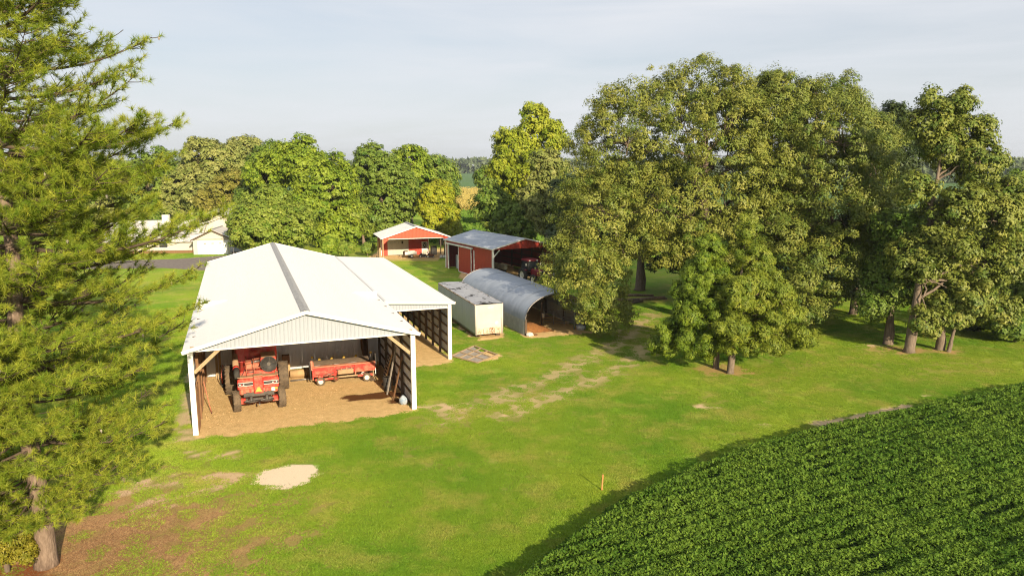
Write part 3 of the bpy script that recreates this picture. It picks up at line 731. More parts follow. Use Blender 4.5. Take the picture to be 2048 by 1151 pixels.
for O, wd, fn in (((0, -.05, 0), sw / 2, lambda u: se - .03 + ss * u), ((sw / 2, -.05, 0), sw / 2, lambda u: se - .03 + ss * (sw / 2 - u))):
    ribbed('siding_panel', 'red_bright', sh, O, (1, 0, 0), (0, 0, 1), wd, lambda u: 3.28, fn)
B('lintel_trim', 'trim_white', sh, (sw / 2, -.08, 3.28), (sw - 1.8, .04, .08))
for sgn, x in ((1, .05), (-1, sw - .05)):
    MB().poly([(x, -.07, 3.30), (x + sgn * 1.0, -.07, 3.30), (x, -.07, 2.45)], (0, .05, 0)).build('corner_gusset', 'red_bright', sh)
for s in (0, 1):
    x0, x1, z0, z1 = (-.32, sw / 2, se - .32 * ss, sr) if s == 0 else (sw / 2, sw + .32, sr, se - .32 * ss)
    BEAM('rake_trim', 'trim_white', sh, (x0, -.32, z0 - .05), (x1, -.32, z1 - .05), .05, .13)
for x, m_ in ((.05, 'wood_pale'), (sw - .05, 'wood_dark')):
    for v in (0, 2.9, porch): B('post', m_, sh, (x, v, 1.7), (.15, .15, 3.4))
B('lintel', 'red_dark', sh, (.05, 2.9, 3.2), (.06, 5.7, .3)); B('lintel', 'red_dark', sh, (sw - .05, 2.9, 3.2), (.06, 5.7, .3))
# back room wall across the porch, with the cream sliding door
bx0, bx1 = .55, 8.3
ribbed('siding_panel', 'red_siding', sh, (bx0, porch, 0), (1, 0, 0), (0, 0, 1), 1.05, lambda u: .05, lambda u: 3.6)
ribbed('siding_panel', 'red_siding', sh, (5.0, porch, 0), (1, 0, 0), (0, 0, 1), bx1 - 5.0, lambda u: .05, lambda u: 3.9)
ribbed('siding_panel', 'red_siding', sh, (bx0, sd_, 0), (0, -1, 0), (0, 0, 1), sd_ - porch, lambda u: .05, lambda u: 3.5)
ribbed('siding_panel', 'red_siding', sh, (bx1, porch, 0), (0, 1, 0), (0, 0, 1), sd_ - porch, lambda u: .05, lambda u: 3.8)
ribbed('siding_panel', 'red_siding', sh, (bx1, sd_, 0), (-1, 0, 0), (0, 0, 1), bx1 - bx0, lambda u: .05, lambda u: 3.6)
mat('door_cream', (0.46, 0.44, 0.37), (0.42, 0.40, 0.34), 1.0, .6)
cd = B('sliding_door', 'wood_dark', sh, (3.3, porch + .03, 1.7), (3.4, .04, 3.3))
ribbed('door_panel', 'door_cream', cd, (1.6, porch - .04, 0), (1, 0, 0), (0, 0, 1), 3.4, lambda u: .12, lambda u: 3.4)
for x, z, w_, h_, mm in ((2.15, 2.12, .42, .30, 'paper'), (2.75, 2.15, .34, .26, 'paper'), (3.32, 2.1, .30, .42, 'paper'), (4.0, 2.12, .26, .42, 'black')):
    B('notice', mm, cd, (x, porch - .085, z), (w_, .03, h_))
B('corner_trim', 'trim_white', sh, (bx0, porch - .03, 1.7), (.12, .12, 3.3)); B('corner_trim', 'trim_white', sh, (bx1, porch - .03, 1.75), (.12, .12, 3.4))
wd_ = B('walk_door', 'trim_white', sh, (7.65, porch - .05, 1.08), (.95, .06, 2.1))
B('door_window', 'glass_dark', wd_, (7.65, porch - .085, 1.55), (.66, .02, .95))
for a in ((7.36, 1.12, 7.94, 1.98), (7.94, 1.12, 7.36, 1.98)): BEAM('window_bar', 'trim_white', wd_, (a[0], porch - .10, a[1]), (a[2], porch - .10, a[3]), .02, .04)
B('door_panel', 'door_cream', wd_, (7.65, porch - .085, .5), (.7, .02, .7))
for k, (u, v, h) in enumerate(((-.25, 2.4, .55), (-.1, 1.3, 1.4), (.0, .7, 1.9))):
    o = B('wood_post', 'wood_pale', None, (0, 0, h / 2), (.17, .17, h)); o.location = (*from_local(u - .35, v, SHED_O, SHED_R), 0)
    tag(o, ('knee-high', 'chest-high', 'man-high')[k] + ' bare wooden post standing along the open end of the red shed', 'post', 'stub posts beside the red shed')

# ------------------------------------------------------------------ arched livestock shelter
qs = empty('arched_shelter', (QUO_O[0], QUO_O[1], 0), QUO_R, 'blue-grey arched metal livestock shelter with open mouth beside the box trailer', 'shelter')
qw, ql_, qh, qt = 6.0, 17.0, 1.30, 3.5
def arch(v, off=0.0, n=26, dz=0.0):
    r = []
    for i in range(n + 1):
        a = math.pi * i / n
        r.append((qw / 2 - (qw / 2 + off) * math.cos(a), v, qh + (qt - qh + off) * max(0.0, math.sin(a)) ** .92 + dz))
    return r
nb = 9
for k in range(nb):                                                  # overlapping sheet bays
    v0, v1 = ql_ * k / nb - (.08 if k else .15), ql_ * (k + 1) / nb
    mb = MB(); st = 10
    mb.quadgrid([arch(v0 + (v1 - v0) * j / st, .010 * (k % 2) + .003 * math.sin(k * 5.1 + j), dz=.01 * math.sin(k * 2.1)) for j in range(st + 1)])
    mb.build('roof_sheet', 'quonset_metal', qs, smooth=True)
for v in (-.16, ql_):
    T('arch_rib', 'steel', qs, arch(v, .0), .05, 6)
for k in range(1, 6): T('arch_rib', 'steel_dark', qs, arch(k * 2.8, -.08), .035, 5)
ribbed('wall_panel', 'quonset_wall', qs, (0, ql_, 0), (0, -1, 0), (0, 0, 1), ql_, lambda u: .03, lambda u: qh + .02, pw=1.2, ribs=5)
ribbed('wall_panel', 'quonset_wall', qs, (qw, 0, 0), (0, 1, 0), (0, 0, 1), ql_, lambda u: .03, lambda u: qh + .02, pw=1.2, ribs=5)
MB().poly([(p[0], ql_ - .05, p[2]) for p in arch(0)] + [(qw, ql_ - .05, 0), (0, ql_ - .05, 0)]).build('end_wall', 'wood_dark', qs)
for u in (.15, qw - .15):
    for v in (.1, 4, 8, 12): B('post', 'wood_dark', qs, (u, v, .7), (.16, .16, 1.4))
# inside it: gate, hay, buckets
gt = empty('stock_gate', (*from_local(3.2, 2.2, QUO_O, QUO_R), 0), QUO_R, 'tubular steel stock gate penning the arched shelter mouth', 'gate')
for z in (.35, .62, .9, 1.2, 1.5): T('rail', 'steel', gt, [(0, 0.8, z), (2.4, -.9, z)], .025, 6)
for k in (0, .33, .66, 1): T('stile', 'steel', gt, [(2.4 * k, .8 - 1.7 * k, .15), (2.4 * k, .8 - 1.7 * k, 1.62)], .03, 6)
for k, (u, v, h) in enumerate(((5.15, .6, 1.75), (3.15, 3.2, 2.2), (1.7, 3.6, 2.3))):
    o = T('gate_post', 'gate_green' if k == 0 else 'wood_dark', None, [(0, 0, 0), (0, 0, h)], .07, 8); o.location = (*from_local(u, v, QUO_O, QUO_R), 0)
    tag(o, ('green-grey gate post at the mouth of the arched shelter', 'dark post behind the hanging white bucket', 'dark post standing beside the hay heap')[k], 'post')
hp = MB(); rows = []
for i in range(15):
    rows.append([(.15 + 3.0 * j / 14, .5 + 3.6 * i / 14, max(0.02, .55 * math.sin(math.pi * min(1, (j + 4) / 18)) * math.sin(math.pi * (i + .3) / 14.6) + .05 * math.sin(i * 3.1 + j * 2.3) + .04 * math.cos(j * 4.7))) for j in range(15)])
hp.quadgrid(rows); o = hp.build('hay_heap', 'hay', None, smooth=True); o.location = (QUO_O[0], QUO_O[1], 0); o.rotation_euler = (0, 0, QUO_R)
tag(o, 'low heap of rust-brown old hay inside the arched shelter', 'hay')
def bucket(name, m_, loc, r0, r1, h, label):
    b_ = empty(name, loc, 0, label, 'bucket')
    MB().ring((0, 0, 0), (0, 0, 1), [(0.001, 0), (r0, 0), (r1, h), (r1 + .015, h), (r1 + .015, h - .03), (r1 - .02, h), (r0 - .01, .03), (.001, .03)], 18).build('pail', m_, b_, True)
    T('handle', 'steel', b_, [(-r1, 0, h - .02), (-r1 * .7, 0, h + .14), (0, 0, h + .2), (r1 * .7, 0, h + .14), (r1, 0, h - .02)], .008, 5)
    return b_
u_, v_ = from_local(3.2, 3.0, QUO_O, QUO_R)
bucket('bucket', 'bucket_white', (u_, v_, .75), .10, .15, .42, 'white bucket hanging in the dark of the arched shelter')
u_, v_ = from_local(13.0, 22, BARN_O, BARN_R)
bucket('bucket', 'bucket_white', (u_, v_, 0), .26, .30, .8, 'large pale tub standing on the lean-to floor')
tt = empty('feed_tub', (*from_local(5.6, .25, QUO_O, QUO_R), 0), QUO_R, 'low pale galvanised feed tub by the green-grey gate post', 'tub')
MB().ring((0, 0, 0), (0, 0, 1), [(.001, .03), (.33, 0), (.37, .42), (.39, .42), (.36, .05), (.001, .06)], 20).build('shell', 'trailer_side', tt, True)
T('rim', 'steel', tt, [(.38 * math.cos(a * .314), .38 * math.sin(a * .314), .42) for a in range(21)], .015, 5)
# tyres and a stone at the left corner of the arched shelter
def rock(name, loc, r, m_, label, seed):
    g = np.random.default_rng(seed); mb = MB(); n, k = 10, 7; rows = []
    for i in range(k):
        th = math.pi * i / (k - 1)
        rows.append([(r * 1.1 * math.sin(th) * math.cos(2 * math.pi * (j % n) / n) * (1 + .2 * math.sin(3.3 * (j % n) + i + seed)), r * math.sin(th) * math.sin(2 * math.pi * (j % n) / n) * (1 + .18 * math.cos(2.1 * (j % n) + i)), r * .8 * (1 + math.cos(th)) * .5 * 1.6) for j in range(n + 1)])
    mb.quadgrid(rows); o = mb.build(name, m_, None); o.location = loc
    return tag(o, label, 'stone')
rock('stone', (*from_local(.35, -.35, QUO_O, QUO_R), -.04), .30, 'bucket_white', 'pale rounded stone at the arched shelter corner', 3)
rock('stone', (*from_local(.45, .35, QUO_O, QUO_R), -.04), .27, 'ply', 'tan stone behind the pale stone at the shelter corner', 5)
rock('stone', (*from_local(.95, -.3, QUO_O, QUO_R), -.04), .16, 'wood_brown', 'small brown stone beside the shelter corner', 8)

# ------------------------------------------------------------------ parked box trailer
tl = empty('box_trailer', (TRL_O[0], TRL_O[1], 0), TRL_R, 'weathered white semi box trailer body parked beside the arched shelter', 'trailer')
TW, TL, Z0, Z1 = 2.44, 12.3, .28, 2.86
B('floor_frame', 'rust', tl, (TW / 2, TL / 2, Z0 + .06), (TW - .1, TL - .1, .12))
n = 10
for i in range(n):
    w_ = TL / n
    for x in (0, TW): B('side_panel', 'trailer_side', tl, (x, (i + .5) * w_, (Z0 + Z1) / 2 + .05), (.05, w_ - .025, Z1 - Z0 - .15))
    for x in (-.03, TW + .03): B('panel_strip', 'trim_white' if i % 5 == 0 else 'trailer_side', tl, (x, i * w_ + .01, (Z0 + Z1) / 2 + .05), (.02, .05, Z1 - Z0 - .15))
for x in (-.01, TW + .01):
    B('bottom_rail', 'steel', tl, (x, TL / 2, Z0 + .06), (.08, TL, .14)); B('top_rail', 'trailer_rusty', tl, (x, TL / 2, Z1 - .02), (.09, TL, .10))
MB().cham((TW / 2, .02, (Z0 + Z1) / 2 + .25), (TW + .06, .12, Z1 - Z0 - .52), .04).build('end_wall', 'trailer_end', tl)
MB().cham((TW / 2, .0, Z0 + .30), (TW + .08, .14, .55), .03).build('end_skirt', 'trailer_rusty', tl)
B('end_wall', 'trailer_side', tl, (TW / 2, TL, (Z0 + Z1) / 2 + .05), (TW, .06, Z1 - Z0 - .1))
for x in (.06, TW - .06): T('corner_post', 'trailer_end', tl, [(x, .0, Z0), (x, .0, Z1)], .11, 10)
rows = []
for j in range(31):
    v = -.02 + TL * j / 30
    rows.append([(TW * i / 10, v, Z1 + .05 + .05 * math.sin(math.pi * i / 10) + .018 * math.sin(j * 1.7 + i * .6)) for i in range(11)])
MB().quadgrid(rows).build('roof_skin', 'trailer_roof', tl, True)
B('sign_strip', 'wheel_white', tl, (TW / 2 + .12, -.06, Z1 - .28), (.55, .03, .09))
MB().ring((TW - .55, -.06, Z0 + .92), (0, 1, 0), [(.001, -.012), (.16, -.012), (.16, .01)], 20).build('round_plate', 'wheel_white', tl)
def text(name, body, size, m_, parent, loc, rot):
    cu = bpy.data.curves.new(name, 'FONT'); cu.body = body; cu.size = size; cu.extrude = .006; cu.align_x = 'CENTER'
    o = bpy.data.objects.new(name, cu); COL.objects.link(o)
    dg = bpy.context.evaluated_depsgraph_get(); me = bpy.data.meshes.new_from_object(o.evaluated_get(dg)); bpy.data.objects.remove(o)
    me.materials.clear(); o = link(name, me, m_, parent); o.location = loc; o.rotation_euler = rot
    return o
text('painted_number', '150', .46, 'rust', tl, (TW / 2 + .02, -.083, Z0 + .14), (R(90), 0, 0))
for x in (TW / 2 - .52, TW / 2 + .46): B('seam', 'rust', tl, (x, -.078, Z0 + .28), (.025, .02, .42))
for x, v in ((.3, .5), (TW - .3, .5), (.3, TL - .6), (TW - .3, TL - .6), (.3, 6), (TW - .3, 6)): B('support_block', 'wood_dark', tl, (x, v, .14), (.35, .4, .28))
T('hose_lamp', 'rust', tl, [(.2, -.1, Z0 - .02), (.5, -.1, Z0 - .02)], .03, 6)

# gate frame lying on the ground
gp = [G(903, 713), G(948, 693), G(995, 711), G(955, 727)]
gf = empty('fallen_gate', (0, 0, .06), 0, 'pale wooden gate frame lying flat on bare ground near the lean-to', 'gate')
def lp(a, b, k): return (a[0] + (b[0] - a[0]) * k, a[1] + (b[1] - a[1]) * k, 0)
A_, B_, C_, D_ = gp
for p0, p1 in ((A_, B_), (B_, C_), (C_, D_), (D_, A_)): BEAM('frame_rail', 'wood_pale', gf, (*p0, .03), (*p1, .03), .13, .06)
for k in (.3, .6): BEAM('cross_bar', 'wood_pale', gf, Vector(lp(A_, D_, k)) + Vector((0, 0, .04)), Vector(lp(B_, C_, k)) + Vector((0, 0, .04)), .12, .05)
for k in (.35, .68): BEAM('cross_bar', 'wood_pale', gf, Vector(lp(A_, B_, k)) + Vector((0, 0, .05)), Vector(lp(D_, C_, k)) + Vector((0, 0, .05)), .11, .05)
MB().poly([lp(A_, B_, .05), lp(A_, B_, .95), lp(D_, C_, .6), lp(D_, C_, .05)], (0, 0, .015)).build('mesh_panel', 'wood_grey', gf)
# sand pile / survey stake
sp = G(1203.5, 980)
o = tag(MB().box((0, 0, .37), (.06, .045, .78)).poly([(-.029, -.02, .755), (.029, -.02, .755), (0, -.01, .80)], (0, .04, 0)).build('survey_stake', 'stake_wood'), 'orange-tan wooden stake standing in the lawn beside the crop', 'stake'); o.location = (*sp, 0); o.rotation_euler = (R(2), R(2), R(15))

# ------------------------------------------------------------------ farmhouse far behind the pine
HO, HR = (-52.5, 118.7), R(8)
hs = empty('farmhouse', (HO[0], HO[1], 0), HR, 'cream farmhouse with pale metal roofs and double garage beyond the pine', 'house')
def gable_block(par, u0, u1, v0, v1, ez, rz, ridge_along_v=True, wall='house_cream', roofm='house_roof', ov=.35):
    if ridge_along_v:
        um = (u0 + u1) / 2
        MB().poly([(u0, v0, 0), (u1, v0, 0), (u1, v0, ez), (um, v0, rz - .12), (u0, v0, ez)], (0, v1 - v0, 0)).build('wall', wall, par)
        k = (rz - ez) / (um - u0)
        for s, ue in ((-1, u0 - ov), (1, u1 + ov)):
            ze = ez - ov * k
            MB().poly([(um, v0 - ov, rz), (ue, v0 - ov, ze), (ue, v1 + ov, ze), (um, v1 + ov, rz)], (0, 0, .09)).build('roof_slope', roofm, par)
            BEAM('rake_board', 'wood_dark', par, (um, v0 - ov - .02, rz - .08), (ue, v0 - ov - .02, ze - .08), .05, .2)
        BEAM('ridge_cap', 'ridge_grey', par, (um, v0 - ov, rz + .11), (um, v1 + ov, rz + .11), .35, .05)
    else:
        vm = (v0 + v1) / 2
        MB().poly([(u0, v0, 0), (u0, v1, 0), (u0, v1, ez), (u0, vm, rz - .12), (u0, v0, ez)], (u1 - u0, 0, 0)).build('wall', wall, par)
        k = (rz - ez) / (vm - v0)
        for ve in (v0 - ov, v1 + ov):
            ze = ez - ov * k
            MB().poly([(u0 - ov, vm, rz), (u1 + ov, vm, rz), (u1 + ov, ve, ze), (u0 - ov, ve, ze)], (0, 0, .09)).build('roof_slope', roofm, par)
        BEAM('ridge_cap', 'house_roof', par, (u0, vm, rz + .1), (u1, vm, rz + .1), .3, .05)
gable_block(hs, .2, 6.4, 0, 6.5, 2.55, 4.05)                                   # garage
gd = B('garage_door', 'trim_white', hs, (3.3, -.04, 1.12), (4.8, .08, 2.2))
for k in range(5):
    for z in (.35, .85, 1.35): B('door_panel', 'trim_white', gd, (1.4 + .95 * k, -.095, z), (.8, .03, .36))
for k in (1, 2, 3): B('pane', 'glass_dark', gd, (.9 + 1.2 * k, -.1, 1.82), (.42, .02, .14))
B('trim_band', 'wood_grey', hs, (3.3, -.05, 2.5), (6.2, .04, .1))
gable_block(hs, -14.5, .1, 3.2, 13.0, 2.2, 5.0, False, ov=.6)                         # long wing
gable_block(hs, -2.6, 6.6, 7.8, 16, 4.6, 6.7)                                   # upper gable
wn_ = B('window', 'trim_white', hs, (.3, 7.74, 4.55), (1.35, .08, .66))
for x in (-.02, .62): B('pane', 'glass_dark', wn_, (x, 7.68, 4.55), (.5, .04, .52))
B('chimney', 'bucket_white', hs, (-6.2, 8.1, 5.3), (1.1, .9, 1.5))
for k, x in enumerate((-12, -8.6, -5.4)):
    w2 = B('window', 'trim_white', hs, (x, 3.16, 1.35), (1.5, .08, 1.1)); B('pane', 'glass_dark', w2, (x, 3.1, 1.35), (1.3, .04, .9))
B('porch_base', 'wood_brown', hs, (-7.2, 2.9, .2), (14.4, .6, .4))
drv = [G(150, 524), G(470, 512), G(520, 500), G(560, 520), G(430, 545), G(380, 535), G(150, 545)]
tag(MB().poly([(x, y, .012) for x, y in [(-75, 108), (-52.6, 113), (-45.5, 118.5), (-40, 119), (-38, 112), (-41, 100), (-50, 103), (-75, 100)]]).build('driveway', 'asphalt'), kind='structure')
px_, py_ = G(472.5, 510)
o = tag(T('white_pole', 'trim_white', None, [(0, 0, 0), (0, 0, 2.9), (0, 0, 3.0)], [.09, .09, .05], 10), 'plain white pole standing at the end of the driveway', 'pole'); o.location = (px_, py_ - 1, 0)
# railed trailer parked by the driveway
rt = empty('railed_trailer', (*G(474, 511), 0), R(8), 'blue-grey railed stock trailer parked under the round maple', 'trailer')
B('deck', 'steel', rt, (.2, 1.2, .6), (2.6, 1.7, .12)); B('side_panel', 'car_blue', rt, (.2, .38, .85), (2.6, .04, .4)); B('side_panel', 'car_blue', rt, (.2, 2.02, .85), (2.6, .04, .4))
for k in range(6): B('stake', 'car_blue', rt, (-1.05 + .5 * k, .36, 1.05), (.06, .05, 1.0)); B('stake', 'car_blue', rt, (-1.05 + .5 * k, 2.04, 1.05), (.06, .05, 1.0))
for z in (1.25, 1.52): B('rail', 'car_blue', rt, (.2, .36, z), (2.6, .05, .07)); B('rail', 'car_blue', rt, (.2, 2.04, z), (2.6, .05, .07))
def wheel(par, c, ax, r, w, tyre='rubber', rim='wheel_white', lugs=0, n=28, name='wheel'):
    """tyre with sidewalls (and lugs), a dished rim; wheel > tyre, rim"""
    c = Vector(c); a = Vector(ax).normalized()
    h = w / 2; ri = r * .58
    wh = MB().ring(c, a, [(ri * .3, -h * .5), (ri * .3, h * .5)], 12).build(name, 'steel_dark', par)
    MB().ring(c, a, [(ri, -h * .8), (r * .86, -h), (r * .97, -h * .75), (r, -h * .3), (r, h * .3), (r * .97, h * .75), (r * .86, h), (ri, h * .8), (ri, -h * .8)], n).build('tyre', tyre, wh, True)
    MB().ring(c, a, [(.001, -h * .35), (ri * .35, -h * .35), (ri * .45, -h * .2), (ri * .85, -h * .25), (ri + .01, -h * .78)], 20).ring(c, a, [(.001, h * .35), (ri * .35, h * .35), (ri * .45, h * .2), (ri * .85, h * .25), (ri + .01, h * .78)], 20).build('rim', rim, wh, True)
    if lugs:
        u = Vector((0, 0, 1)); x = a.cross(u).normalized(); y = a.cross(x); mb = MB()
        for k in range(lugs):
            for s in (-1, 1):
                t0 = 2 * math.pi * (k + (.5 if s > 0 else 0)) / lugs; t1 = t0 + 2 * math.pi / lugs * .95
                d0_ = x * math.cos(t0) + y * math.sin(t0); d1_ = x * math.cos(t1) + y * math.sin(t1)
                mb.beam(c + d0_ * (r + .012) + a * (s * .0), c + d1_ * (r * .975) + a * (s * h * .96), .075 * r + .02, .055, up=d0_)
        mb.build('tread', tyre, wh)
    return wh
for x in (-.5, .6): wheel(rt, (x, .3, .35), (0, 1, 0), .35, .2, 'rubber_dark', 'wheel_white')

# ------------------------------------------------------------------ red combine harvester, rear towards the doorway
cu, cvv = 3.37, 2.75
cb = empty('combine_harvester', (*from_local(cu, cvv, BARN_O, BARN_R), 0), BARN_R, 'dusty red combine harvester parked rear-out in the white barn', 'combine')
MB().cham((0, 3.3, 1.75), (2.0, 5.4, 1.2), .08).build('body', 'paint_red', cb)
MB().cham((0, 1.0, 1.62), (2.15, 2.0, .98), .10).build('straw_hood', 'paint_red_dusty', cb)
for s, x in ((-1, -.70), (1, .70)):
    hd = MB().cham((x, -.06, 1.80), (.92, .22, .60), .05).build('rear_panel', 'paint_red', cb)
    B('stripe', 'decal_dark', hd, (x + .02 * s, -.175, 1.80), (.84, .02, .15))
    B('stripe_edge', 'trim_white', hd, (x + .02 * s, -.178, 1.895), (.84, .015, .022)); B('stripe_edge', 'trim_white', hd, (x + .02 * s, -.178, 1.705), (.84, .015, .022))
    for k in range(3): B('badge', 'trim_white' if k != 1 else 'paint_red', hd, (x + (.12 + .1 * k) * (1 if s > 0 else -1), -.19, 1.80), (.07, .012, .05))
    B('top_deck', 'dust', cb, (x, .95, 2.125), (.9, 1.6, .03))
cp = MB().cham((-.0, -.16, 1.72), (.52, .16, 1.02), .04).build('centre_panel', 'paint_red', cb)
B('panel_top', 'dust', cp, (0, .1, 2.25), (.50, .5, .03))
tri = [(-.20, -.255, 1.30), (.20, -.255, 1.30), (.055, -.255, 1.585), (-.055, -.255, 1.585)]
MB().poly(tri, (0, .012, 0)).build('warning_triangle', 'smv_orange', cp)
MB().poly([(-.12, -.262, 1.335), (.12, -.262, 1.335), (0, -.262, 1.53)], (0, .006, 0)).build('triangle_centre', 'yellow', cp)
# radiator housing with rotary screen
MB().cham((.66, 1.75, 2.55), (.90, 1.5, .92), .06).build('radiator_housing', 'paint_red', cb)
B('housing_top', 'dust', cb, (.66, 1.75, 3.02), (.8, 1.4, .02))
sa_ = Vector((0, -.86, .51))
sc_ = Vector((.66, .74, 2.66))
scr = MB().ring(sc_, sa_, [(.001, .03), (.46, .03), (.47, 0), (.47, -.30)], 30).build('rotary_screen', 'black', cb, True)
MB().ring(sc_, sa_, [(.42, .05), (.48, .05), (.48, -.02)], 30).build('screen_rim', 'rubber_dark', scr)
MB().ring(sc_ + sa_ * .04, sa_, [(.001, .03), (.11, .03), (.12, 0)], 18).build('screen_hub', 'steel_dark', scr)
xv = Vector((1, 0, 0)); yv = sa_.cross(xv).normalized()
for k in range(6):
    a = k * math.pi / 3 + .3; d = xv * math.cos(a) + yv * math.sin(a)
    BEAM('screen_spoke', 'steel_dark', scr, sc_ + d * .10 + sa_ * .045, sc_ + d * .43 + sa_ * .045, .025, .012)
# engine bay
MB().cham((-.25, 1.9, 2.35), (.8, 1.2, .5), .06).build('engine_block', 'paint_red_dusty', cb)
T('air_cleaner', 'paint_red', cb, [(-.35, 2.55, 2.98), (.38, 2.55, 2.98)], .17, 14)
for k, (x, y, z) in enumerate(((-.35, 1.2, 2.3), (.0, 1.15, 2.38), (-.1, 1.5, 2.68), (-.5, 1.6, 2.6))):
    T('pipe', 'paint_red_dusty' if k % 2 else 'steel', cb, [(x - .22, y, z), (x + .28, y + .04, z + .03)], .055, 8)
for x in (-.62, -.18):
    T('handrail', 'paint_red_dusty', cb, [(x, .25, 2.12), (x, .28, 2.85), (x, .75, 2.9), (x, 1.9, 2.95)], .022, 6)
T('handrail', 'paint_red_dusty', cb, [(-.62, .28, 2.6), (.15, .28, 2.6), (.2, .9, 2.62)], .018, 6)
T('handrail', 'steel', cb, [(-.62, .28, 2.4), (-.18, .28, 2.4)], .018, 6)
for k in range(4): B('ladder_rung', 'paint_red_dusty', cb, (-.05, .55 + .32 * k, 2.33 + .18 * k), (.42, .04, .03))
T('hose', 'black', cb, [(-.9, .5, 2.15), (-.7, .7, 2.45), (-.3, .8, 2.3), (.1, 1.1, 2.5)], .025, 6)
# unloading auger folded along the side
T('auger_tube', 'dust', cb, [(-1.28, 5.2, 2.95), (-1.24, 2.5, 2.72), (-1.20, .95, 2.55)], .17, 14)
T('auger_collar', 'paint_red', cb, [(-1.20, .95, 2.55), (-1.19, .75, 2.50)], .185, 14)
T('auger_spout', 'rubber_dark', cb, [(-1.19, .76, 2.5), (-1.17, .45, 2.36), (-1.15, .25, 2.08)], [.175, .175, .15], 14)
B('side_shield', 'red_dark', cb, (-1.12, 2.6, 1.75), (.06, 3.6, .9)); B('side_shield', 'paint_red', cb, (1.12, 2.6, 1.75), (.06, 3.6, .9))
gtk = MB().cham((0, 4.2, 3.0), (2.5, 2.4, 1.3), .1).build('grain_tank', 'paint_red', cb); B('tank_rim', 'paint_red_dusty', gtk, (0, 3.02, 3.62), (2.5, .06, .12))
MB().cham((-.1, 6.0, 2.75), (1.7, 1.3, 1.7), .12).build('cab', 'black', cb)
B('cab_roof', 'paint_red', cb, (-.1, 6.0, 3.65), (1.8, 1.4, .14))
MB().beam((0, 7.6, .9), (0, 6.2, 1.5), 1.2, .6).build('feeder_house', 'paint_red', cb)
# rear axle, spreaders
BEAM('rear_axle', 'steel_dark', cb, (-1.15, .55, .62), (1.15, .55, .62), .18, .2)
for s in (-1, 1): MB().cham((s * .92, .35, .66), (.34, .34, .3), .04).build('axle_end', 'paint_red', cb); B('axle_leg', 'black', cb, (s * .84, .5, 1.0), (.1, .12, .7))
for s in (-1, 1):
    sp_ = MB().ring((s * .44, -.22, .78), (0, .12, 1), [(.001, .02), (.42, .0), (.43, -.03), (.1, -.05)], 26).build('chaff_spreader', 'steel_dark', cb, True)
    MB().ring((s * .44, -.22, .8), (0, .12, 1), [(.12, .0), (.07, .28), (.001, .28)], 14).build('hub', 'steel_dark', sp_, True)
    for k in range(4):
        a = k * math.pi / 2 + .4; BEAM('bat', 'steel', sp_, (s * .44 + .1 * math.cos(a), -.22 + .1 * math.sin(a), .82), (s * .44 + .40 * math.cos(a), -.22 + .40 * math.sin(a), .82), .03, .06)
B('spreader_frame', 'steel_dark', cb, (0, .05, 1.12), (1.7, .3, .24)); B('hitch', 'steel', cb, (0, -.35, .62), (.08, .5, .06))
for k, x in enumerate((-.78, -.45, .42, .62, .9)): B('bracket', 'paint_red', cb, (x, -.02, 1.35 - .03 * (k % 2)), (.12, .12, .28))
B('tail_lamp', 'smv_orange', cb, (.98, -.18, 1.42), (.16, .05, .12)); B('number_plate', 'trim_white', cb, (.82, -.14, 1.36), (.2, .03, .2))
st_ = R(6)
for s in (-1, 1): wheel(cb, (s * 1.28, .55, .62), (math.cos(st_), math.sin(st_), 0), .62, .42, 'rubber', 'wheel_white', 16)
for s in (-1, 1): wheel(cb, (s * 1.62, 4.3, .92), (1, 0, 0), .92, .62, 'rubber', 'wheel_white', 20)

# ------------------------------------------------------------------ cutting header on its transport cart
hu, hv = 8.9, 6.75
hc = empty('header_cart', (*from_local(hu, hv, BARN_O, BARN_R), 0), BARN_R, 'low red transport cart with white wheels beneath the combine header', 'cart')
hd = empty('combine_header', (*from_local(hu, hv, BARN_O, BARN_R), .46), BARN_R, 'red combine header with dark canvas reel resting on a wheeled cart', 'header')
hd.scale = (1, 1, .8)
T('main_beam', 'wood_pale', hc, [(-1.0, .15, .44), (1.9, .15, .44)], .06, 8)
BEAM('frame_rail', 'paint_red', hc, (-1.9, .1, .40), (-.5, .1, .40), .1, .12); BEAM('frame_rail', 'paint_red', hc, (.9, .1, .42), (1.95, .1, .42), .1, .14); BEAM('frame_rail', 'paint_red', hc, (-1.9, 1.2, .40), (1.95, 1.2, .40), .1, .12)
for x, y in ((-1.55, .0), (1.5, -.05), (-1.55, 1.35), (1.5, 1.35)):
    wheel(hc, (x, y, .29), (.12, 1, 0), .29, .19, 'rubber', 'wheel_white')
for x in (-1.55, 1.5): BEAM('axle', 'paint_red', hc, (x, .05, .32), (x, 1.3, .32), .08); BEAM('strut', 'paint_red', hc, (x, .15, .32), (x + .25, .15, .44), .06)
MB().ring((-.55, -.02, .40), (0, 1, 0), [(.06, -.02), (.18, -.02), (.18, .02), (.06, .02), (.06, -.02)], 14).build('jack_wheel', 'rust', hc)
z_ = 0.0
for x0, x1 in ((-2.0, -.62), (-.58, .72), (.80, 2.08)): B('back_sheet', 'paint_red', hd, ((x0 + x1) / 2, .22, .62), (x1 - x0, .04, .62))
for x in (-2.02, -.60, .76): B('rib', 'paint_red', hd, (x, .17, .45), (.08, .10, 1.05))
B('rib', 'paint_red', hd, (2.1, .2, .7), (.06, .1, .5))
B('top_rail', 'paint_red_dusty', hd, (.03, .24, .98), (4.2, .26, .10))
B('bottom_rail', 'paint_red', hd, (-1.25, .16, .22), (1.5, .10, .12)); B('bottom_rail', 'paint_red_dusty', hd, (1.45, .16, .30), (1.3, .08, .06))
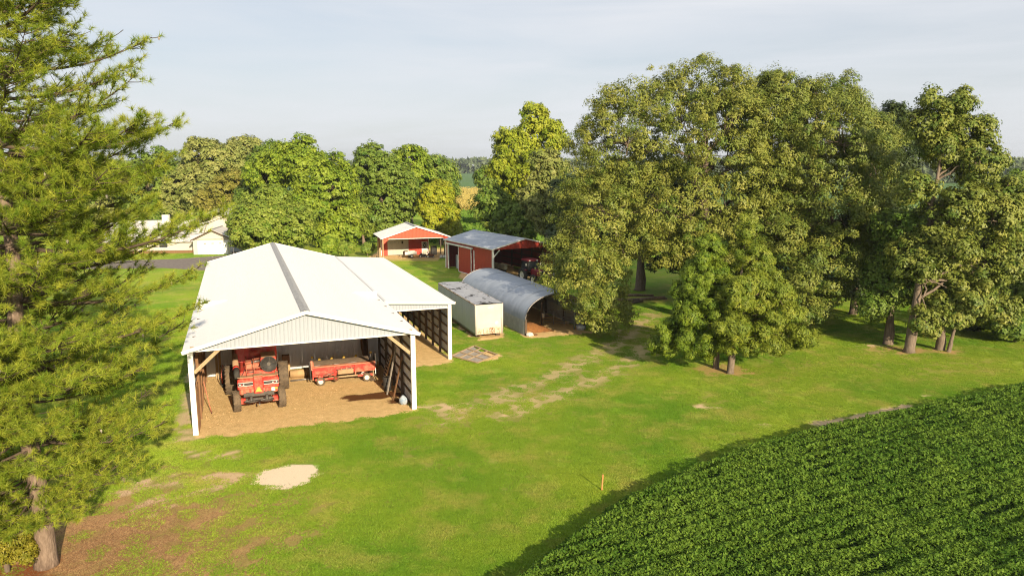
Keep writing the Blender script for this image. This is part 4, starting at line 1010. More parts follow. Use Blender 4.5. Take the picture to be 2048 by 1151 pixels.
MB().cham((.10, .08, .44), (1.05, .22, .38), .05).build('feeder_box', 'dust', hd); T('drive_shaft', 'steel', hd, [(-.5, .0, .66), (.7, .0, .72)], .035, 8)
for k in range(3): B('latch', 'paint_red_dusty', hd, (-.2 + .35 * k, -.02, .70), (.07, .08, .14))
MB().cham((-1.55, .05, .10), (.30, .2, .42), .03).build('gearbox', 'paint_red', hd)
T('hydraulic_ram', 'steel', hd, [(-1.4, .02, .25), (-.7, .0, .42)], .03, 8); T('hydraulic_hose', 'black', hd, [(-1.1, .0, .1), (-1.0, -.03, .3), (-.85, .0, .28)], .02, 6)
for x in (1.0, 1.25): T('hose_coil', 'trim_white' if x > 1.1 else 'black', hd, [(x + .09 * math.cos(a * .6), .1, .12 + .09 * math.sin(a * .6)) for a in range(9)], .022, 6)
cv_ = MB(); rows = []
for j in range(9):
    y = .30 + .11 * j; zz = 1.06 + .20 * math.sin(math.pi * j / 9) + .012 * j
    rows.append([(-1.95 + 3.7 * i / 16, y, zz + .012 * math.sin(i * 1.3 + j)) for i in range(17)])
cv_.quadgrid(rows); cv_.build('reel_canvas', 'belt_brown', hd, True)
for k in range(6): BEAM('reel_bat', 'wood_dark', hd, (-1.9, .35 + .17 * k, 1.1 + .2 * math.sin(math.pi * (k + .4) / 6)), (1.75, .35 + .17 * k, 1.1 + .2 * math.sin(math.pi * (k + .4) / 6)), .04)
for k in range(4): MB().poly([(-1.6 + .82 * k, 1.3, 1.0), (-1.35 + .82 * k, 1.3, 1.0), (-1.42 + .82 * k, 1.2, 1.42), (-1.52 + .82 * k, 1.2, 1.42)], (0, .05, 0)).build('reel_finger', 'yellow', hd)
MB().poly([(-2.15, -.05, .0), (-2.15, .25, .75), (-2.18, .35, 1.45), (-2.15, .9, 1.2), (-2.15, 1.4, .35), (-2.15, 1.2, -.1)], (-.06, 0, 0)).build('end_shield', 'rubber_dark', hd)
MB().poly([(-2.02, .10, .75), (-2.02, .32, 1.5), (-1.9, .5, 1.25), (-1.9, .3, .9)], (-.12, 0, 0)).build('end_bracket', 'paint_red_dusty', hd)
MB().poly([(2.14, .2, .5), (2.14, .3, 1.2), (2.16, .6, 1.75), (2.14, 1.2, 1.1), (2.14, 1.2, .3)], (.08, 0, 0)).build('end_shield', 'rubber_dark', hd)
for x in (-1.98, 1.95): B('marker_lamp', 'yellow', hd, (x, .9, 1.62), (.14, .1, .15)); B('lamp_stem', 'steel_dark', hd, (x, .9, 1.4), (.04, .04, .35))
B('side_leg', 'trim_white', hd, (2.12, .12, .2), (.04, .04, .5)); B('side_leg', 'wood_pale', hd, (1.95, .05, .05), (.05, .05, .6))

# ------------------------------------------------------------------ small things in the barn
def put(name, u, v, z, label, cat, group=None, rz=0.0): return empty(name, (*from_local(u, v, BARN_O, BARN_R), z), BARN_R + rz, label, cat, group)
o = T('log_roller', 'ply', None, [(0, 0, .28), (1.3, 0, .28)], .28, 18); o.location = (*from_local(5.55, 9.3, BARN_O, BARN_R), 0); o.rotation_euler = (0, 0, BARN_R); tag(o, 'thick yellowish wooden log lying behind the header end', 'log')
o = T('steel_pipe', 'steel', None, [(0, 0, .06), (2.2, 0, .06)], .06, 10); o.location = (*from_local(5.5, 8.4, BARN_O, BARN_R), 0); o.rotation_euler = (0, 0, BARN_R + .05); tag(o, 'thin steel pipe lying on the floor before the log', 'pipe')
o = B('plywood_box', 'ply', None, (0, 0, .5), (.5, .5, 1.0)); o.location = (*from_local(5.35, 9.9, BARN_O, BARN_R), 0); o.rotation_euler = (0, 0, BARN_R); tag(o, 'tan plywood box standing behind the combine wheel', 'box')
o = B('plywood_box', 'wood_brown', None, (0, 0, .3), (.5, .45, .5)); o.location = (*from_local(5.35, 9.9, BARN_O, BARN_R), .96); o.rotation_euler = (0, 0, BARN_R); tag(o, 'brown wooden box stacked on top of the tan plywood box', 'box')
hr = put('hose_cart', 1.55, 8.9, 0, 'red hose cart with looped hoses by the left inner wall', 'cart')
for k in range(4): T('hose', 'paint_red' if k % 2 else 'rubber_dark', hr, [(-.45 + .13 * k, 0, .12), (-.52 + .13 * k, -.02, .8), (-.38 + .13 * k, 0, 1.45), (-.28 + .13 * k, .02, 1.1), (-.3 + .13 * k, 0, .3)], .03, 6)
MB().poly([(.15, 0, .1), (.50, 0, .1), (.55, 0, 1.1), (.75, 0, 1.55), (.62, 0, 1.65), (.2, 0, 1.15)], (0, .25, 0)).build('fender', 'paint_red_dusty', hr)
B('base', 'rubber_dark', hr, (.05, 0, .1), (.9, .5, .18)); T('hook', 'paint_red', hr, [(.6, 0, 1.6), (.55, 0, 1.85), (.66, 0, 1.95)], .03, 6)
for k, (u, v, h, ln, m_) in enumerate(((.85, 10.9, 2.2, .25, 'wood_pale'), (1.05, 11.0, 2.0, .2, 'ply'))):
    o = BEAM('leaning_board', m_, None, (0, 0, 0), (0, ln, h), .17, .04); o.location = (*from_local(u, v, BARN_O, BARN_R), 0); o.rotation_euler = (0, 0, BARN_R)
    tag(o, ('pale board leaning in the far corner behind the hose cart', 'shorter tan board leaning beside the pale corner board')[k], 'board')
rk = put('garden_rake', .42, 3.4, 0, 'rusty long-handled rake leaning on the brown planks', 'rake')
T('handle', 'paint_red_dusty', rk, [(.25, 0, .05), (-.08, .35, 1.9)], .025, 6); B('head', 'rust', rk, (.26, 0, .06), (.06, .45, .05))
# along the right wall
pl = put('wood_pallet', 11.35, 6.2, 0, 'grey slatted pallet leaning against the right inner wall', 'pallet')
for k in range(7): BEAM('slat', 'wood_grey', pl, (.12 + .06 * k, -.55, .12 + .22 * k), (.12 + .06 * k, .55, .12 + .22 * k), .03, .10)
for y in (-.5, 0, .5): BEAM('runner', 'wood_dark', pl, (.13, y, .02), (.58, y, 1.6), .05, .08)
for k, (u, v, h, m_, l_) in enumerate(((11.1, 3.3, 3.0, 'wood_grey', 'long grey board leaning by the black drum'), (11.25, 2.1, 2.7, 'wood_brown', 'brown board leaning nearest the right doorpost'), (11.2, 4.9, 2.3, 'ply', 'reddish tan board leaning next to the pallet'))):
    o = BEAM('leaning_board', m_, None, (0, 0, 0), (.72, .3, h), .12, .035); o.location = (*from_local(u, v, BARN_O, BARN_R), 0); o.rotation_euler = (0, 0, BARN_R)
    tag(o, l_, 'board')
dr = put('oil_drum', 11.3, 4.2, 0, 'black steel drum standing against the right inner wall', 'drum')
MB().ring((0, 0, 0), (0, 0, 1), [(.001, .01), (.26, 0), (.26, .28), (.275, .30), (.26, .32), (.26, .58), (.275, .6), (.26, .62), (.26, .88), (.001, .86)], 22).build('shell', 'black', dr, True)
T('rim', 'steel_dark', dr, [(.26 * math.cos(a * .314), .26 * math.sin(a * .314), .88) for a in range(21)], .015, 5)
bgm = MB(); rows = []
for i in range(9):
    th = math.pi * i / 8
    rows.append([(.24 * math.sin(th) * math.cos(2 * math.pi * j / 12) * (1 + .25 * math.sin(4 * j + i)), .2 * math.sin(th) * math.sin(2 * math.pi * j / 12) * (1 + .2 * math.cos(3 * j + 2 * i)), .30 - .30 * math.cos(th) + .04 * math.sin(j * 5)) for j in range(13)])
bgm.quadgrid(rows); o = bgm.build('crumpled_bag', 'tarp_blue', None, True); o.location = (*from_local(11.65, .95, BARN_O, BARN_R), 0); tag(o, 'crumpled blue and white bag at the foot of the right doorpost', 'bag')
tp = MB(); rows = []
for i in range(13):
    z = 4.3 - 4.2 * i / 12
    rows.append([(11.35 - .55 * (j / 10) + .12 * math.sin(j * 1.9 + i * .3) * (i / 12 + .3) - .25 * math.sin(math.pi * i / 12), 11.0 - 1.4 * j / 10 * (.5 + .4 * i / 12) + .08 * math.sin(j * 2.6 + i * .7), z) for j in range(11)])
tp.quadgrid(rows); o = tp.build('brown_tarp', 'wood_brown', None, True); o.location = (*BARN_O, 0); o.rotation_euler = (0, 0, BARN_R); tag(o, 'brown canvas tarp hanging in the dark far corner of the barn', 'tarp')
for k, (u, v, s) in enumerate(((10.9, 7.6, .30), (11.1, 8.3, .26), (10.6, 8.6, .22), (11.3, 5.4, .16), (10.75, 6.7, .18))):
    o = rock('scrap_block', (*from_local(u, v, BARN_O, BARN_R), -.03), s, 'steel_dark' if k % 2 else 'wood_dark', ('dark scrap lump under the hanging tarp', 'charcoal scrap lump behind the pallet', 'small dark scrap lump beside the header end', 'small grey scrap lump by the drum', 'dark lump on the floor before the pallet')[k], 20 + k); o['category'] = 'scrap'
for u, v, z in ((bw - .24, 2.6, 1.75), (bw - .24, 5.2, 1.85), (bw - .24, 7.8, 1.9), (bw - .24, 7.8, .6), (lw1 - .24, lv0 + 4.6, 2.0), (lw1 - .24, lv0 + 2.3, 1.9)):
    MB().tube([(u, v, z - .05), (u, v, z + .05)], .05, 8).build('insulator', 'wheel_white', barn)
# lumber stack outside the left wall
for k in range(10):
    o = B('lumber_board', 'wood_grey' if k % 2 else 'wood_brown', None, (0, 0, .045), (.30, 3.6 - .12 * (k % 4), .09)); o.location = (*from_local(-.62 - .03 * (k % 3), 14.0 + .06 * (k % 2), BARN_O, BARN_R), .004 + .094 * k); o.rotation_euler = (0, 0, BARN_R + R(.8 * (k % 3)))
    tag(o, 'weathered board in the stack against the outer left barn wall', 'board', 'lumber stack outside the barn')
o = B('metal_sheet', 'trailer_side', None, (0, 0, 1.0), (.03, 1.3, 2.05), Matrix.Rotation(R(-9), 3, 'Y')); o.location = (*from_local(-.42, 5.6, BARN_O, BARN_R), 0); o.rotation_euler = (0, 0, BARN_R); tag(o, 'pale metal sheet leaning on the outer left barn wall', 'sheet')

# ------------------------------------------------------------------ red tractor and planter at the red barn
RTR = R(-60.5) - R(90)
tr_ = empty('tractor', (2.2, 91.2, 0), RTR, 'red row-crop tractor with pale wheel rims at the red barn mouth', 'tractor')
MB().cham((0, 2.0, 1.35), (.75, 2.3, .75), .12).build('hood', 'tractor_red', tr_); B('chassis', 'black', tr_, (0, 1.2, .85), (.55, 3.6, .4))
cbn = MB().cham((0, .1, 2.0), (1.5, 1.5, 1.3), .1).build('cab', 'glass_dark', tr_); MB().cham((0, .1, 2.75), (1.7, 1.7, .22), .1).build('cab_roof', 'tractor_red', cbn)
for x, y in ((-.73, -.62), (.73, -.62), (-.73, .82), (.73, .82)): B('cab_post', 'black', cbn, (x, y, 2.0), (.08, .08, 1.35))
for x in (-.55, .55): B('work_lamp', 'lamp_glass', tr_, (x, .98, 2.72), (.2, .06, .13)); MB().cham((x * 1.45, .0, 1.55), (.45, 1.5, .12), .05).build('fender', 'tractor_red', tr_)
B('grille', 'black', tr_, (0, 3.17, 1.35), (.6, .05, .6)); B('head_lamp', 'lamp_glass', tr_, (-.2, 3.2, 1.55), (.2, .04, .1)); B('head_lamp', 'lamp_glass', tr_, (.2, 3.2, 1.55), (.2, .04, .1))
T('exhaust', 'black', tr_, [(-.25, 1.5, 1.7), (-.25, 1.5, 2.7)], .05, 8)
for s in (-1, 1): wheel(tr_, (s * .95, 0, .85), (1, 0, 0), .85, .46, 'rubber_dark', 'wheel_white', 18); wheel(tr_, (s * .85, 2.35, .58), (1, 0, 0), .58, .34, 'rubber_dark', 'wheel_white', 14)
B('front_axle', 'black', tr_, (0, 2.35, .55), (1.5, .16, .16))
for s in (-1, 1): T('mirror_arm', 'black', tr_, [(s * .75, .8, 2.4), (s * 1.05, .95, 2.4)], .02, 5); B('mirror', 'lamp_glass', tr_, (s * 1.05, .95, 2.28), (.18, .04, .28))
pn = empty('seed_planter', (*from_local(2.6, 4.2, RED_O, RED_R), 0), RED_R, 'row planter with a line of pale seed hoppers behind the tractor', 'planter')
T('tool_bar', 'black', pn, [(0, -3, .8), (0, 3.4, .8)], .09, 8)
for k in range(8):
    y = -2.8 + .82 * k
    MB().cham((-.1, y, 1.45), (.52, .55, .62), .07).build('seed_hopper', 'planter_yellow', pn); B('row_unit', 'black', pn, (-.1, y, .75), (.35, .2, .8))
    if k % 2 == 0: wheel(pn, (-.3, y + .1, .3), (0, 1, 0), .3, .14, 'rubber_dark', 'steel', 0, 18)
# utility trailer and machines at the open shed
def puts(name, u, v, label, cat, rz=0.0): return empty(name, (*from_local(u, v, SHED_O, SHED_R), 0), SHED_R + rz, label, cat)
ut = puts('utility_trailer', 4.6, 2.4, 'small white-sided utility trailer parked on the shed porch', 'trailer', R(5))
B('bed', 'steel_dark', ut, (0, 0, .5), (1.9, 1.1, .1)); B('side_panel', 'bucket_white', ut, (0, -.55, .78), (1.9, .04, .46)); B('side_panel', 'bucket_white', ut, (0, .55, .78), (1.9, .04, .46)); B('end_panel', 'rust', ut, (-.95, 0, .8), (.04, 1.1, .5)); B('end_panel', 'bucket_white', ut, (.95, 0, .78), (.04, 1.1, .46))
for y in (-.66, .66): wheel(ut, (.1, y, .29), (0, 1, 0), .29, .18, 'rubber_dark', 'wheel_white', 0, 18)
T('tongue', 'steel_dark', ut, [(-.9, 0, .45), (-1.75, 0, .3)], .04, 6); B('jack', 'wood_pale', ut, (-1.5, -.1, .25), (.12, .12, .5)); B('tool_box', 'rust', ut, (-.6, 0, .95), (.5, .8, .3))
def mower(u, v, col, label):
    a = puts('lawn_mower', u, v, label, 'mower', R(-10))
    MB().cham((.1, 0, .38), (.95, .5, .3), .06).build('body', col, a); B('deck', 'steel_dark', a, (.1, 0, .16), (.9, .75, .14)); B('seat', 'black', a, (-.2, 0, .62), (.35, .36, .12)); B('seat_back', 'black', a, (-.4, 0, .8), (.08, .36, .32))
    T('steering_column', 'steel', a, [(.2, 0, .5), (.05, 0, .82)], .03, 6); MB().ring((.04, 0, .84), (-.5, 0, 1), [(.14, -.01), (.17, 0), (.14, .01)], 14).build('steering_wheel', 'black', a)
    for x, r in ((-.35, .22), (.5, .16)):
        for y in (-.36, .36): wheel(a, (x, y, r), (0, 1, 0), r, .14, 'rubber_dark', 'wheel_white', 0, 16)
mower(6.6, 2.2, 'black', 'dark ride-on mower parked beside the utility trailer'); mower(7.7, 1.6, 'rust', 'rust-brown ride-on mower parked before the walk door')
for k, (u, v, r) in enumerate(((9.15, .2, .24), (9.6, .15, .24))):
    a = puts('tank_bottle', u, v, ('white jug lying on the porch by the wheelbarrow', 'second white jug lying against the first jug')[k], 'jug')
    MB().ring((-.2, 0, r), (1, 0, 0), [(.001, 0), (r, .02), (r, .38), (r * .3, .44), (r * .3, .5), (.001, .5)], 16).build('shell', 'bucket_white', a, True)
    T('handle', 'bucket_white', a, [(.0, 0, 2 * r - .02), (.05, 0, 2 * r + .06), (.15, 0, 2 * r + .06), (.2, 0, 2 * r - .02)], .015, 5)
bb = puts('black_bin', 8.95, 4.8, 'large black bin standing beside the shed walk door', 'bin'); MB().cham((0, 0, .7), (.95, .9, 1.35), .1).build('body', 'black', bb); B('lid', 'rubber_dark', bb, (0, 0, 1.42), (1.0, .95, .08))
wb = puts('wheelbarrow', 10.2, .2, 'rusty orange wheelbarrow standing at the porch corner', 'wheelbarrow')
MB().poly([(-.4, -.3, .55), (.45, -.3, .55), (.25, -.2, .28), (-.25, -.2, .28)], (0, .6, 0)).build('tray', 'paint_red_dusty', wb); wheel(wb, (.55, 0, .2), (0, 1, 0), .2, .1, 'rubber_dark', 'steel', 0, 16)
for y in (-.22, .22): T('handle', 'wood_pale', wb, [(.5, y * .5, .2), (-.4, y, .45), (-1.0, y, .6)], .025, 6); T('leg', 'steel', wb, [(-.25, y, .35), (-.3, y, 0)], .02, 6)

# ------------------------------------------------------------------ trees
def unit(n):
    v = rng.normal(size=(n, 3)); return v / np.linalg.norm(v, axis=1, keepdims=True)
def curve_pts(p0, p1, sag, n=6, wob=0.0):
    p0, p1 = Vector(p0), Vector(p1); out_ = []
    for i in range(n + 1):
        k = i / n
        p = p0.lerp(p1, k) + Vector((0, 0, sag * math.sin(math.pi * k)))
        if 0 < i < n and wob: p += Vector(rng.normal(0, wob, 3))
        out_.append(p)
    return out_
def tree(name, label, base, ells, leaf, Y=None, bark='bark', n_clump=500, per=45, lsize=.22, crad=.75, trunk_r=.35, group=None,
         lobe_k=.42, lobes_per=9, droop=0.0, lean=None, aspect=.55, fork=.45, up=.55, twigs=60, inner=.18, cat='tree'):
    """ells: crown masses (px, py, rx, ry, dY) in photo pixels at the tree's own distance -> metric ellipsoids"""
    bx, by = base
    tr = empty(name, (bx, by, 0), 0, label, cat, group)
    E = []
    for e in ells:
        px, py, rx, ry = e[:4]; dY = e[4] if len(e) > 4 else 0
        c = AT(px, py, by + dY); s = PXM(by + dY, c.z)
        E.append((np.array([c.x - bx, dY, c.z]), np.array([rx * s, (rx + ry) * .5 * s, ry * s * 1.01])))
    # sub-lobes break each mass into boughs
    lob_c, lob_r = [], []
    for c, r in E:
        k = max(4, int(lobes_per * (r[0] * r[2]) ** .5 / 4.0))
        d = unit(k); d[:, 2] = d[:, 2] * .9 + .08
        rad = (rng.uniform(.42, .66, k) + max(0, .42 - lobe_k) * .9)[:, None]
        lob_c.append(c + d * r * rad); lob_r.append(np.minimum(r.mean(), r.min() * 1.3) * lobe_k * rng.uniform(.75, 1.25, k))
        lob_c.append(c[None]); lob_r.append(np.array([r.min() * .74]))
    LC = np.concatenate(lob_c); LR = np.concatenate(lob_r)
    keepz = LC[:, 2] > LR * .4 + .3
    LC, LR = LC[keepz], LR[keepz]
    # leaf clumps on the bough surfaces
    w = LR ** 2; idx = rng.choice(len(LC), n_clump * 3, p=w / w.sum())
    d = unit(len(idx)); d[:, 2] += .18; d /= np.linalg.norm(d, axis=1, keepdims=True)
    rad = np.where(rng.random(len(idx)) < inner, rng.uniform(.35, .8, len(idx)), rng.uniform(.76, 1.14, len(idx)))
    P = LC[idx] + d * (LR[idx] * rad)[:, None]
    dist = np.linalg.norm(P[:, None, :] - LC[None], axis=2) / LR[None]
    dist[np.arange(len(idx)), idx] = 9
    ok = (dist.min(1) > .72) & (P[:, 2] > .5)
    P, d = P[ok][:n_clump], d[ok][:n_clump]
    n = len(P)
    cr = crad * rng.uniform(.55, 1.25, n) * .85
    ct = rng.normal(.42, .17, n)
    o3 = unit(n * per).reshape(n, per, 3) * rng.uniform(.25, 1.0, (n, per, 1)) ** .55 * rng.uniform(.75, 1.25, (n, 1, 3)) * np.array([1.0, 1.0, .72])
    C = P[:, None] + o3 * cr[:, None, None] + np.array([0, 0, -droop]) * (np.linalg.norm(o3[..., :2], axis=-1, keepdims=True) * cr[:, None, None])
    outw = o3 * 1.1 + d[:, None] * .55 + np.array([0, 0, up]) + rng.normal(size=(n, per, 3)) * .24
    tint = (ct[:, None] + rng.normal(0, .09, (n, per))).ravel()
    leaves('crown', C.reshape(-1, 3), outw.reshape(-1, 3), lsize * rng.uniform(.65, 1.35, n * per), aspect, tint, leaf, tr,
           droop=np.array([0, 0, -1.0 * droop]) if droop else None, tri=not name.endswith('shrub'))
    # trunk, limbs and twigs
    top = LC[:, 2].max(); low = max(1.2, LC[:, 2].min())
    cx = np.average(LC, axis=0, weights=LR ** 2)
    fz = max(1.0, low + (top - low) * fork * .6)
    lx, ly = (lean if lean else (cx[0] * .35, cx[1] * .35))
    mb = MB(); tp_ = []
    nseg = 9
    for i in range(nseg + 1):
        k = i / nseg
        tp_.append(Vector((lx * k ** 1.2 + .12 * trunk_r * math.sin(i * 1.9), ly * k ** 1.2 + .1 * trunk_r * math.cos(i * 1.4), k * (top - low) * .85 + k * low)))
    tp_[0].z = -.1
    trr = [trunk_r * (1.45 if i == 0 else 1.12 if i == 1 else 1.0 - .82 * (i / nseg)) for i in range(nseg + 1)]
    tp_.insert(1, tp_[0].lerp(tp_[1], .22)); trr.insert(1, trunk_r * 1.08)
    mb.tube(tp_, trr, 10)
    order = np.argsort(-LR)
    ends = []
    for i in order[:26]:
        c = Vector(LC[i]); zt = max(fz * float(rng.uniform(.45, 1.15)), min(c.z - .25 * math.hypot(c.x - lx, c.y - ly) - .6, top * .8))
        k = min(.95, max(0.05, zt / (low + (top - low) * .85)))
        p0 = Vector((lx * k ** 1.2, ly * k ** 1.2, zt))
        if (c - p0).length < .6: continue
        r0 = min(trunk_r * .33, .035 + .019 * (c - p0).length)
        pts = curve_pts(p0, c, .12 * (c - p0).length, 6, .10 * LR[i])
        mb.tube(pts, [r0 * (1 - .8 * j / 6) for j in range(7)], 6, cap=False); ends.append((c, i))
    for q in range(twigs):
        if n == 0: break
        j = int(rng.integers(n)); p1 = Vector(P[j] + d[j] * cr[j] * .3)
        if not ends: break
        i = min((e[1] for e in ends), key=lambda a_: np.linalg.norm(LC[a_] - P[j]) / LR[a_]); p0 = Vector(LC[i])
        if (p1 - p0).length > 1.6 * LR[i]: continue
        mb.tube(curve_pts(p0, p1, .1 * LR[i], 4, .06 * LR[i]), [.05, .04, .032, .024, .012], 4, cap=False)
    mb.build('trunk', bark, tr, True)
    return tr
def ground_at(px, Y): return ((px - 1024) * (Y * CP + CAM_H * SP) / FPX, Y)

# big oaks and hickories on the right
tree('oak_tree', 'huge spreading oak, the tallest crown, hanging low over the arched shelter', ground_at(1405, 67),
     [(1400, 335, 190, 170, 0), (1388, 192, 112, 92, 0), (1240, 240, 80, 70, 0), (1450, 350, 220, 190, 3), (1255, 290, 120, 120, -1), (1215, 440, 110, 110, -4), (1185, 540, 85, 75, -6), (1200, 605, 62, 48, -7.5), (1135, 500, 52, 60, -4), (1150, 575, 48, 44, -6), (1225, 595, 56, 52, -7), (1180, 600, 56, 44, -7), (1195, 632, 50, 30, -7.5), (1250, 628, 32, 30, -7), (1330, 450, 110, 100, -3), (1450, 500, 80, 80, -3), (1485, 260, 115, 120, 1), (1490, 380, 110, 120, -1), (1300, 215, 85, 66, 0), (1160, 400, 60, 90, -2), (1200, 300, 70, 95, 0), (1105, 545, 34, 46, -5)],
     'leaf_oak', n_clump=3900, per=90, lsize=.172, crad=.86, trunk_r=.75, droop=.25, aspect=.42, lobe_k=.33, lobes_per=17, twigs=160)
tree('oak_tree', 'broad oak with full rounded crown standing behind the cedars', ground_at(1605, 66),
     [(1590, 310, 150, 170, 0), (1640, 360, 150, 180, 3), (1640, 240, 95, 100, 1), (1565, 190, 90, 58, 0), (1690, 320, 75, 110, 1), (1660, 420, 110, 110, -2), (1640, 540, 85, 85, -4), (1600, 610, 70, 55, -4), (1750, 470, 66, 90, -1), (1540, 450, 90, 110, -2)],
     'leaf_oak_b', n_clump=2500, per=96, lsize=.172, crad=.86, trunk_r=.6, droop=.25, aspect=.42, lobe_k=.33, lobes_per=17, twigs=110)
tree('oak_tree', 'dark slender oak in the shade behind the trunks of the lawn grove', G(1706, 628),
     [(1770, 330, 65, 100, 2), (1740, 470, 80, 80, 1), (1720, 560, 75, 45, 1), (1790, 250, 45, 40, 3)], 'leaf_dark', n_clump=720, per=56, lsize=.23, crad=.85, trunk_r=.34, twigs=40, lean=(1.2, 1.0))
tree('oak_tree', 'shaded oak with dark straight trunk in the lawn grove', G(1776, 688),
     [(1780, 560, 65, 75, 1), (1810, 470, 60, 70, 1), (1745, 610, 45, 35, 0)], 'leaf_mid', n_clump=480, per=56, lsize=.21, crad=.75, trunk_r=.36, twigs=40)
tree('oak_tree', 'tall open oak with sunlit leaning trunk at the edge of the lawn', G(1818, 704),
     [(1885, 225, 80, 45, 0), (1930, 265, 70, 45, 1), (1850, 250, 50, 40, 0), (1965, 330, 60, 55, 0), (1830, 380, 42, 50, -1), (1920, 400, 60, 45, -1), (1985, 430, 65, 60, -1), (1900, 500, 60, 45, -1), (1970, 530, 70, 60, 0), (1850, 640, 46, 34, -1), (1930, 600, 60, 50, 0), (1870, 440, 60, 55, .5), (1830, 520, 55, 60, .5), (1890, 300, 70, 50, 1), (2000, 620, 50, 40, .5), (2010, 400, 60, 60, 0)  , (2030, 520, 55, 60, 0)],
     'leaf_oak_b', bark='bark_pale', n_clump=1500, per=64, lsize=.19, crad=.72, trunk_r=.36, lean=(1.3, .3), lobe_k=.36, lobes_per=10, twigs=120, inner=.1, fork=.35)
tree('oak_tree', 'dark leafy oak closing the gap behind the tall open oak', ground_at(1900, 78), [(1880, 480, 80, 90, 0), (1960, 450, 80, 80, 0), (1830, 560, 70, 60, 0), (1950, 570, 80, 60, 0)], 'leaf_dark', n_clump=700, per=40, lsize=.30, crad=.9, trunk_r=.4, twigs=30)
tree('oak_tree', 'mid-green leafy oak beyond the lawn end behind the thicket', ground_at(2060, 86), [(2040, 400, 70, 75, 0), (2060, 480, 80, 80, 0), (2030, 560, 80, 70, 0)], 'leaf_mid', n_clump=450, per=40, lsize=.32, crad=.95, trunk_r=.4, twigs=20)
tree('oak_tree', 'short oak with bare grey trunk beside the leaning sapling', G(1880, 699),
     [(1880, 610, 42, 45, 0), (1895, 550, 40, 45, .5), (1860, 655, 28, 18, -.5)], 'leaf_oak_b', bark='bark_pale', n_clump=300, per=40, lsize=.24, crad=.6, trunk_r=.34, twigs=40)
tree('leaning_sapling', 'thin sapling with leaning bare trunk at the lawn grove edge', G(1897, 703),
     [(1915, 630, 30, 30, 0), (1925, 590, 28, 26, 0)], 'leaf_oak_b', bark='bark_pale', n_clump=130, per=36, lsize=.22, crad=.5, trunk_r=.16, lean=(.9, 0), twigs=20)
for k, (px, py, rx, ry, Y, lf, lb) in enumerate(((2000, 610, 55, 55, 61, 'leaf_mid', 'dense green thicket bush at the lawn end behind the sapling'), (2055, 590, 50, 75, 60, 'leaf_maple_b', 'tall pale green thicket bush at the frame end of the lawn'), (1955, 625, 30, 38, 63, 'leaf_dark', 'low dark thicket bush between the sapling and the dense thicket'), (2030, 650, 45, 26, 59, 'leaf_mid', 'low spreading bush skirting the dense thicket'),
                                                 (2010, 480, 60, 75, 70, 'leaf_mid', 'tall bushy tree rising behind the thicket bushes'))):
    tree('thicket_bush' if k < 4 else 'bushy_tree', lb, ground_at(px, Y), [(px, py, rx, ry, 0), (px - rx * .4, py + ry * .4, rx * .6, ry * .5, -.5)], lf, n_clump=300, per=40, lsize=.24, crad=.6, trunk_r=.14, twigs=20, group='thicket at the lawn end', cat='bush' if k < 4 else 'tree')
# trees behind the red barn and the arched shelter
tree('poplar_tree', 'tall bright yellow-green poplar with pointed top behind the red barn', ground_at(1055, 122),
     [(1066, 235, 30, 34, 0), (1035, 295, 44, 46, 0), (1095, 285, 36, 48, 0), (1015, 350, 36, 58, 0), (1065, 350, 60, 65, -1), (1015, 410, 40, 40, -1)], 'leaf_poplar', n_clump=1000, per=34, lsize=.40, crad=1.05, trunk_r=.45, up=.4, twigs=50)
tree('oak_tree', 'deep green shaded oak below the bright poplar', ground_at(1030, 114), [(1030, 440, 60, 50, 0), (990, 420, 40, 55, 2)], 'leaf_mid', n_clump=520, per=34, lsize=.40, crad=1.0, trunk_r=.4, twigs=30)
tree('oak_tree', 'olive-brown oak with bare twigs beside the bright poplar', ground_at(1095, 104), [(1095, 350, 42, 60, 0), (1075, 410, 40, 50, 0), (1110, 440, 45, 50, 1)], 'leaf_olive', n_clump=620, per=34, lsize=.36, crad=.9, trunk_r=.4, twigs=90)
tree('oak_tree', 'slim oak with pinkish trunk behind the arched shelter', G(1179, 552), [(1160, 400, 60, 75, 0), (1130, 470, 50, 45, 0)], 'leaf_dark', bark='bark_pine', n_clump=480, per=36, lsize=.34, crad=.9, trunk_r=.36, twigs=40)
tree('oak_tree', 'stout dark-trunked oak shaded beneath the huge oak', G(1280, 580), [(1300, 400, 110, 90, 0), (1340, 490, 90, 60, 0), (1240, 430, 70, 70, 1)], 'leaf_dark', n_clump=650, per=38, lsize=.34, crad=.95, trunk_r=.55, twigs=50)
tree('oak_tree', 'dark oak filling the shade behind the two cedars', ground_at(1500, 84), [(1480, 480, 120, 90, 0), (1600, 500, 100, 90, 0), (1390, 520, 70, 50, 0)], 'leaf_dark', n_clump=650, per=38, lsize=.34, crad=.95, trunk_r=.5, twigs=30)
tree('oak_tree', 'grey-green oak at the corn field gap', ground_at(982, 172), [(980, 365, 26, 42, 0), (988, 420, 30, 45, 0), (962, 352, 14, 20, 0)], 'leaf_mid', n_clump=330, per=30, lsize=.55, crad=1.3, trunk_r=.4, twigs=20)
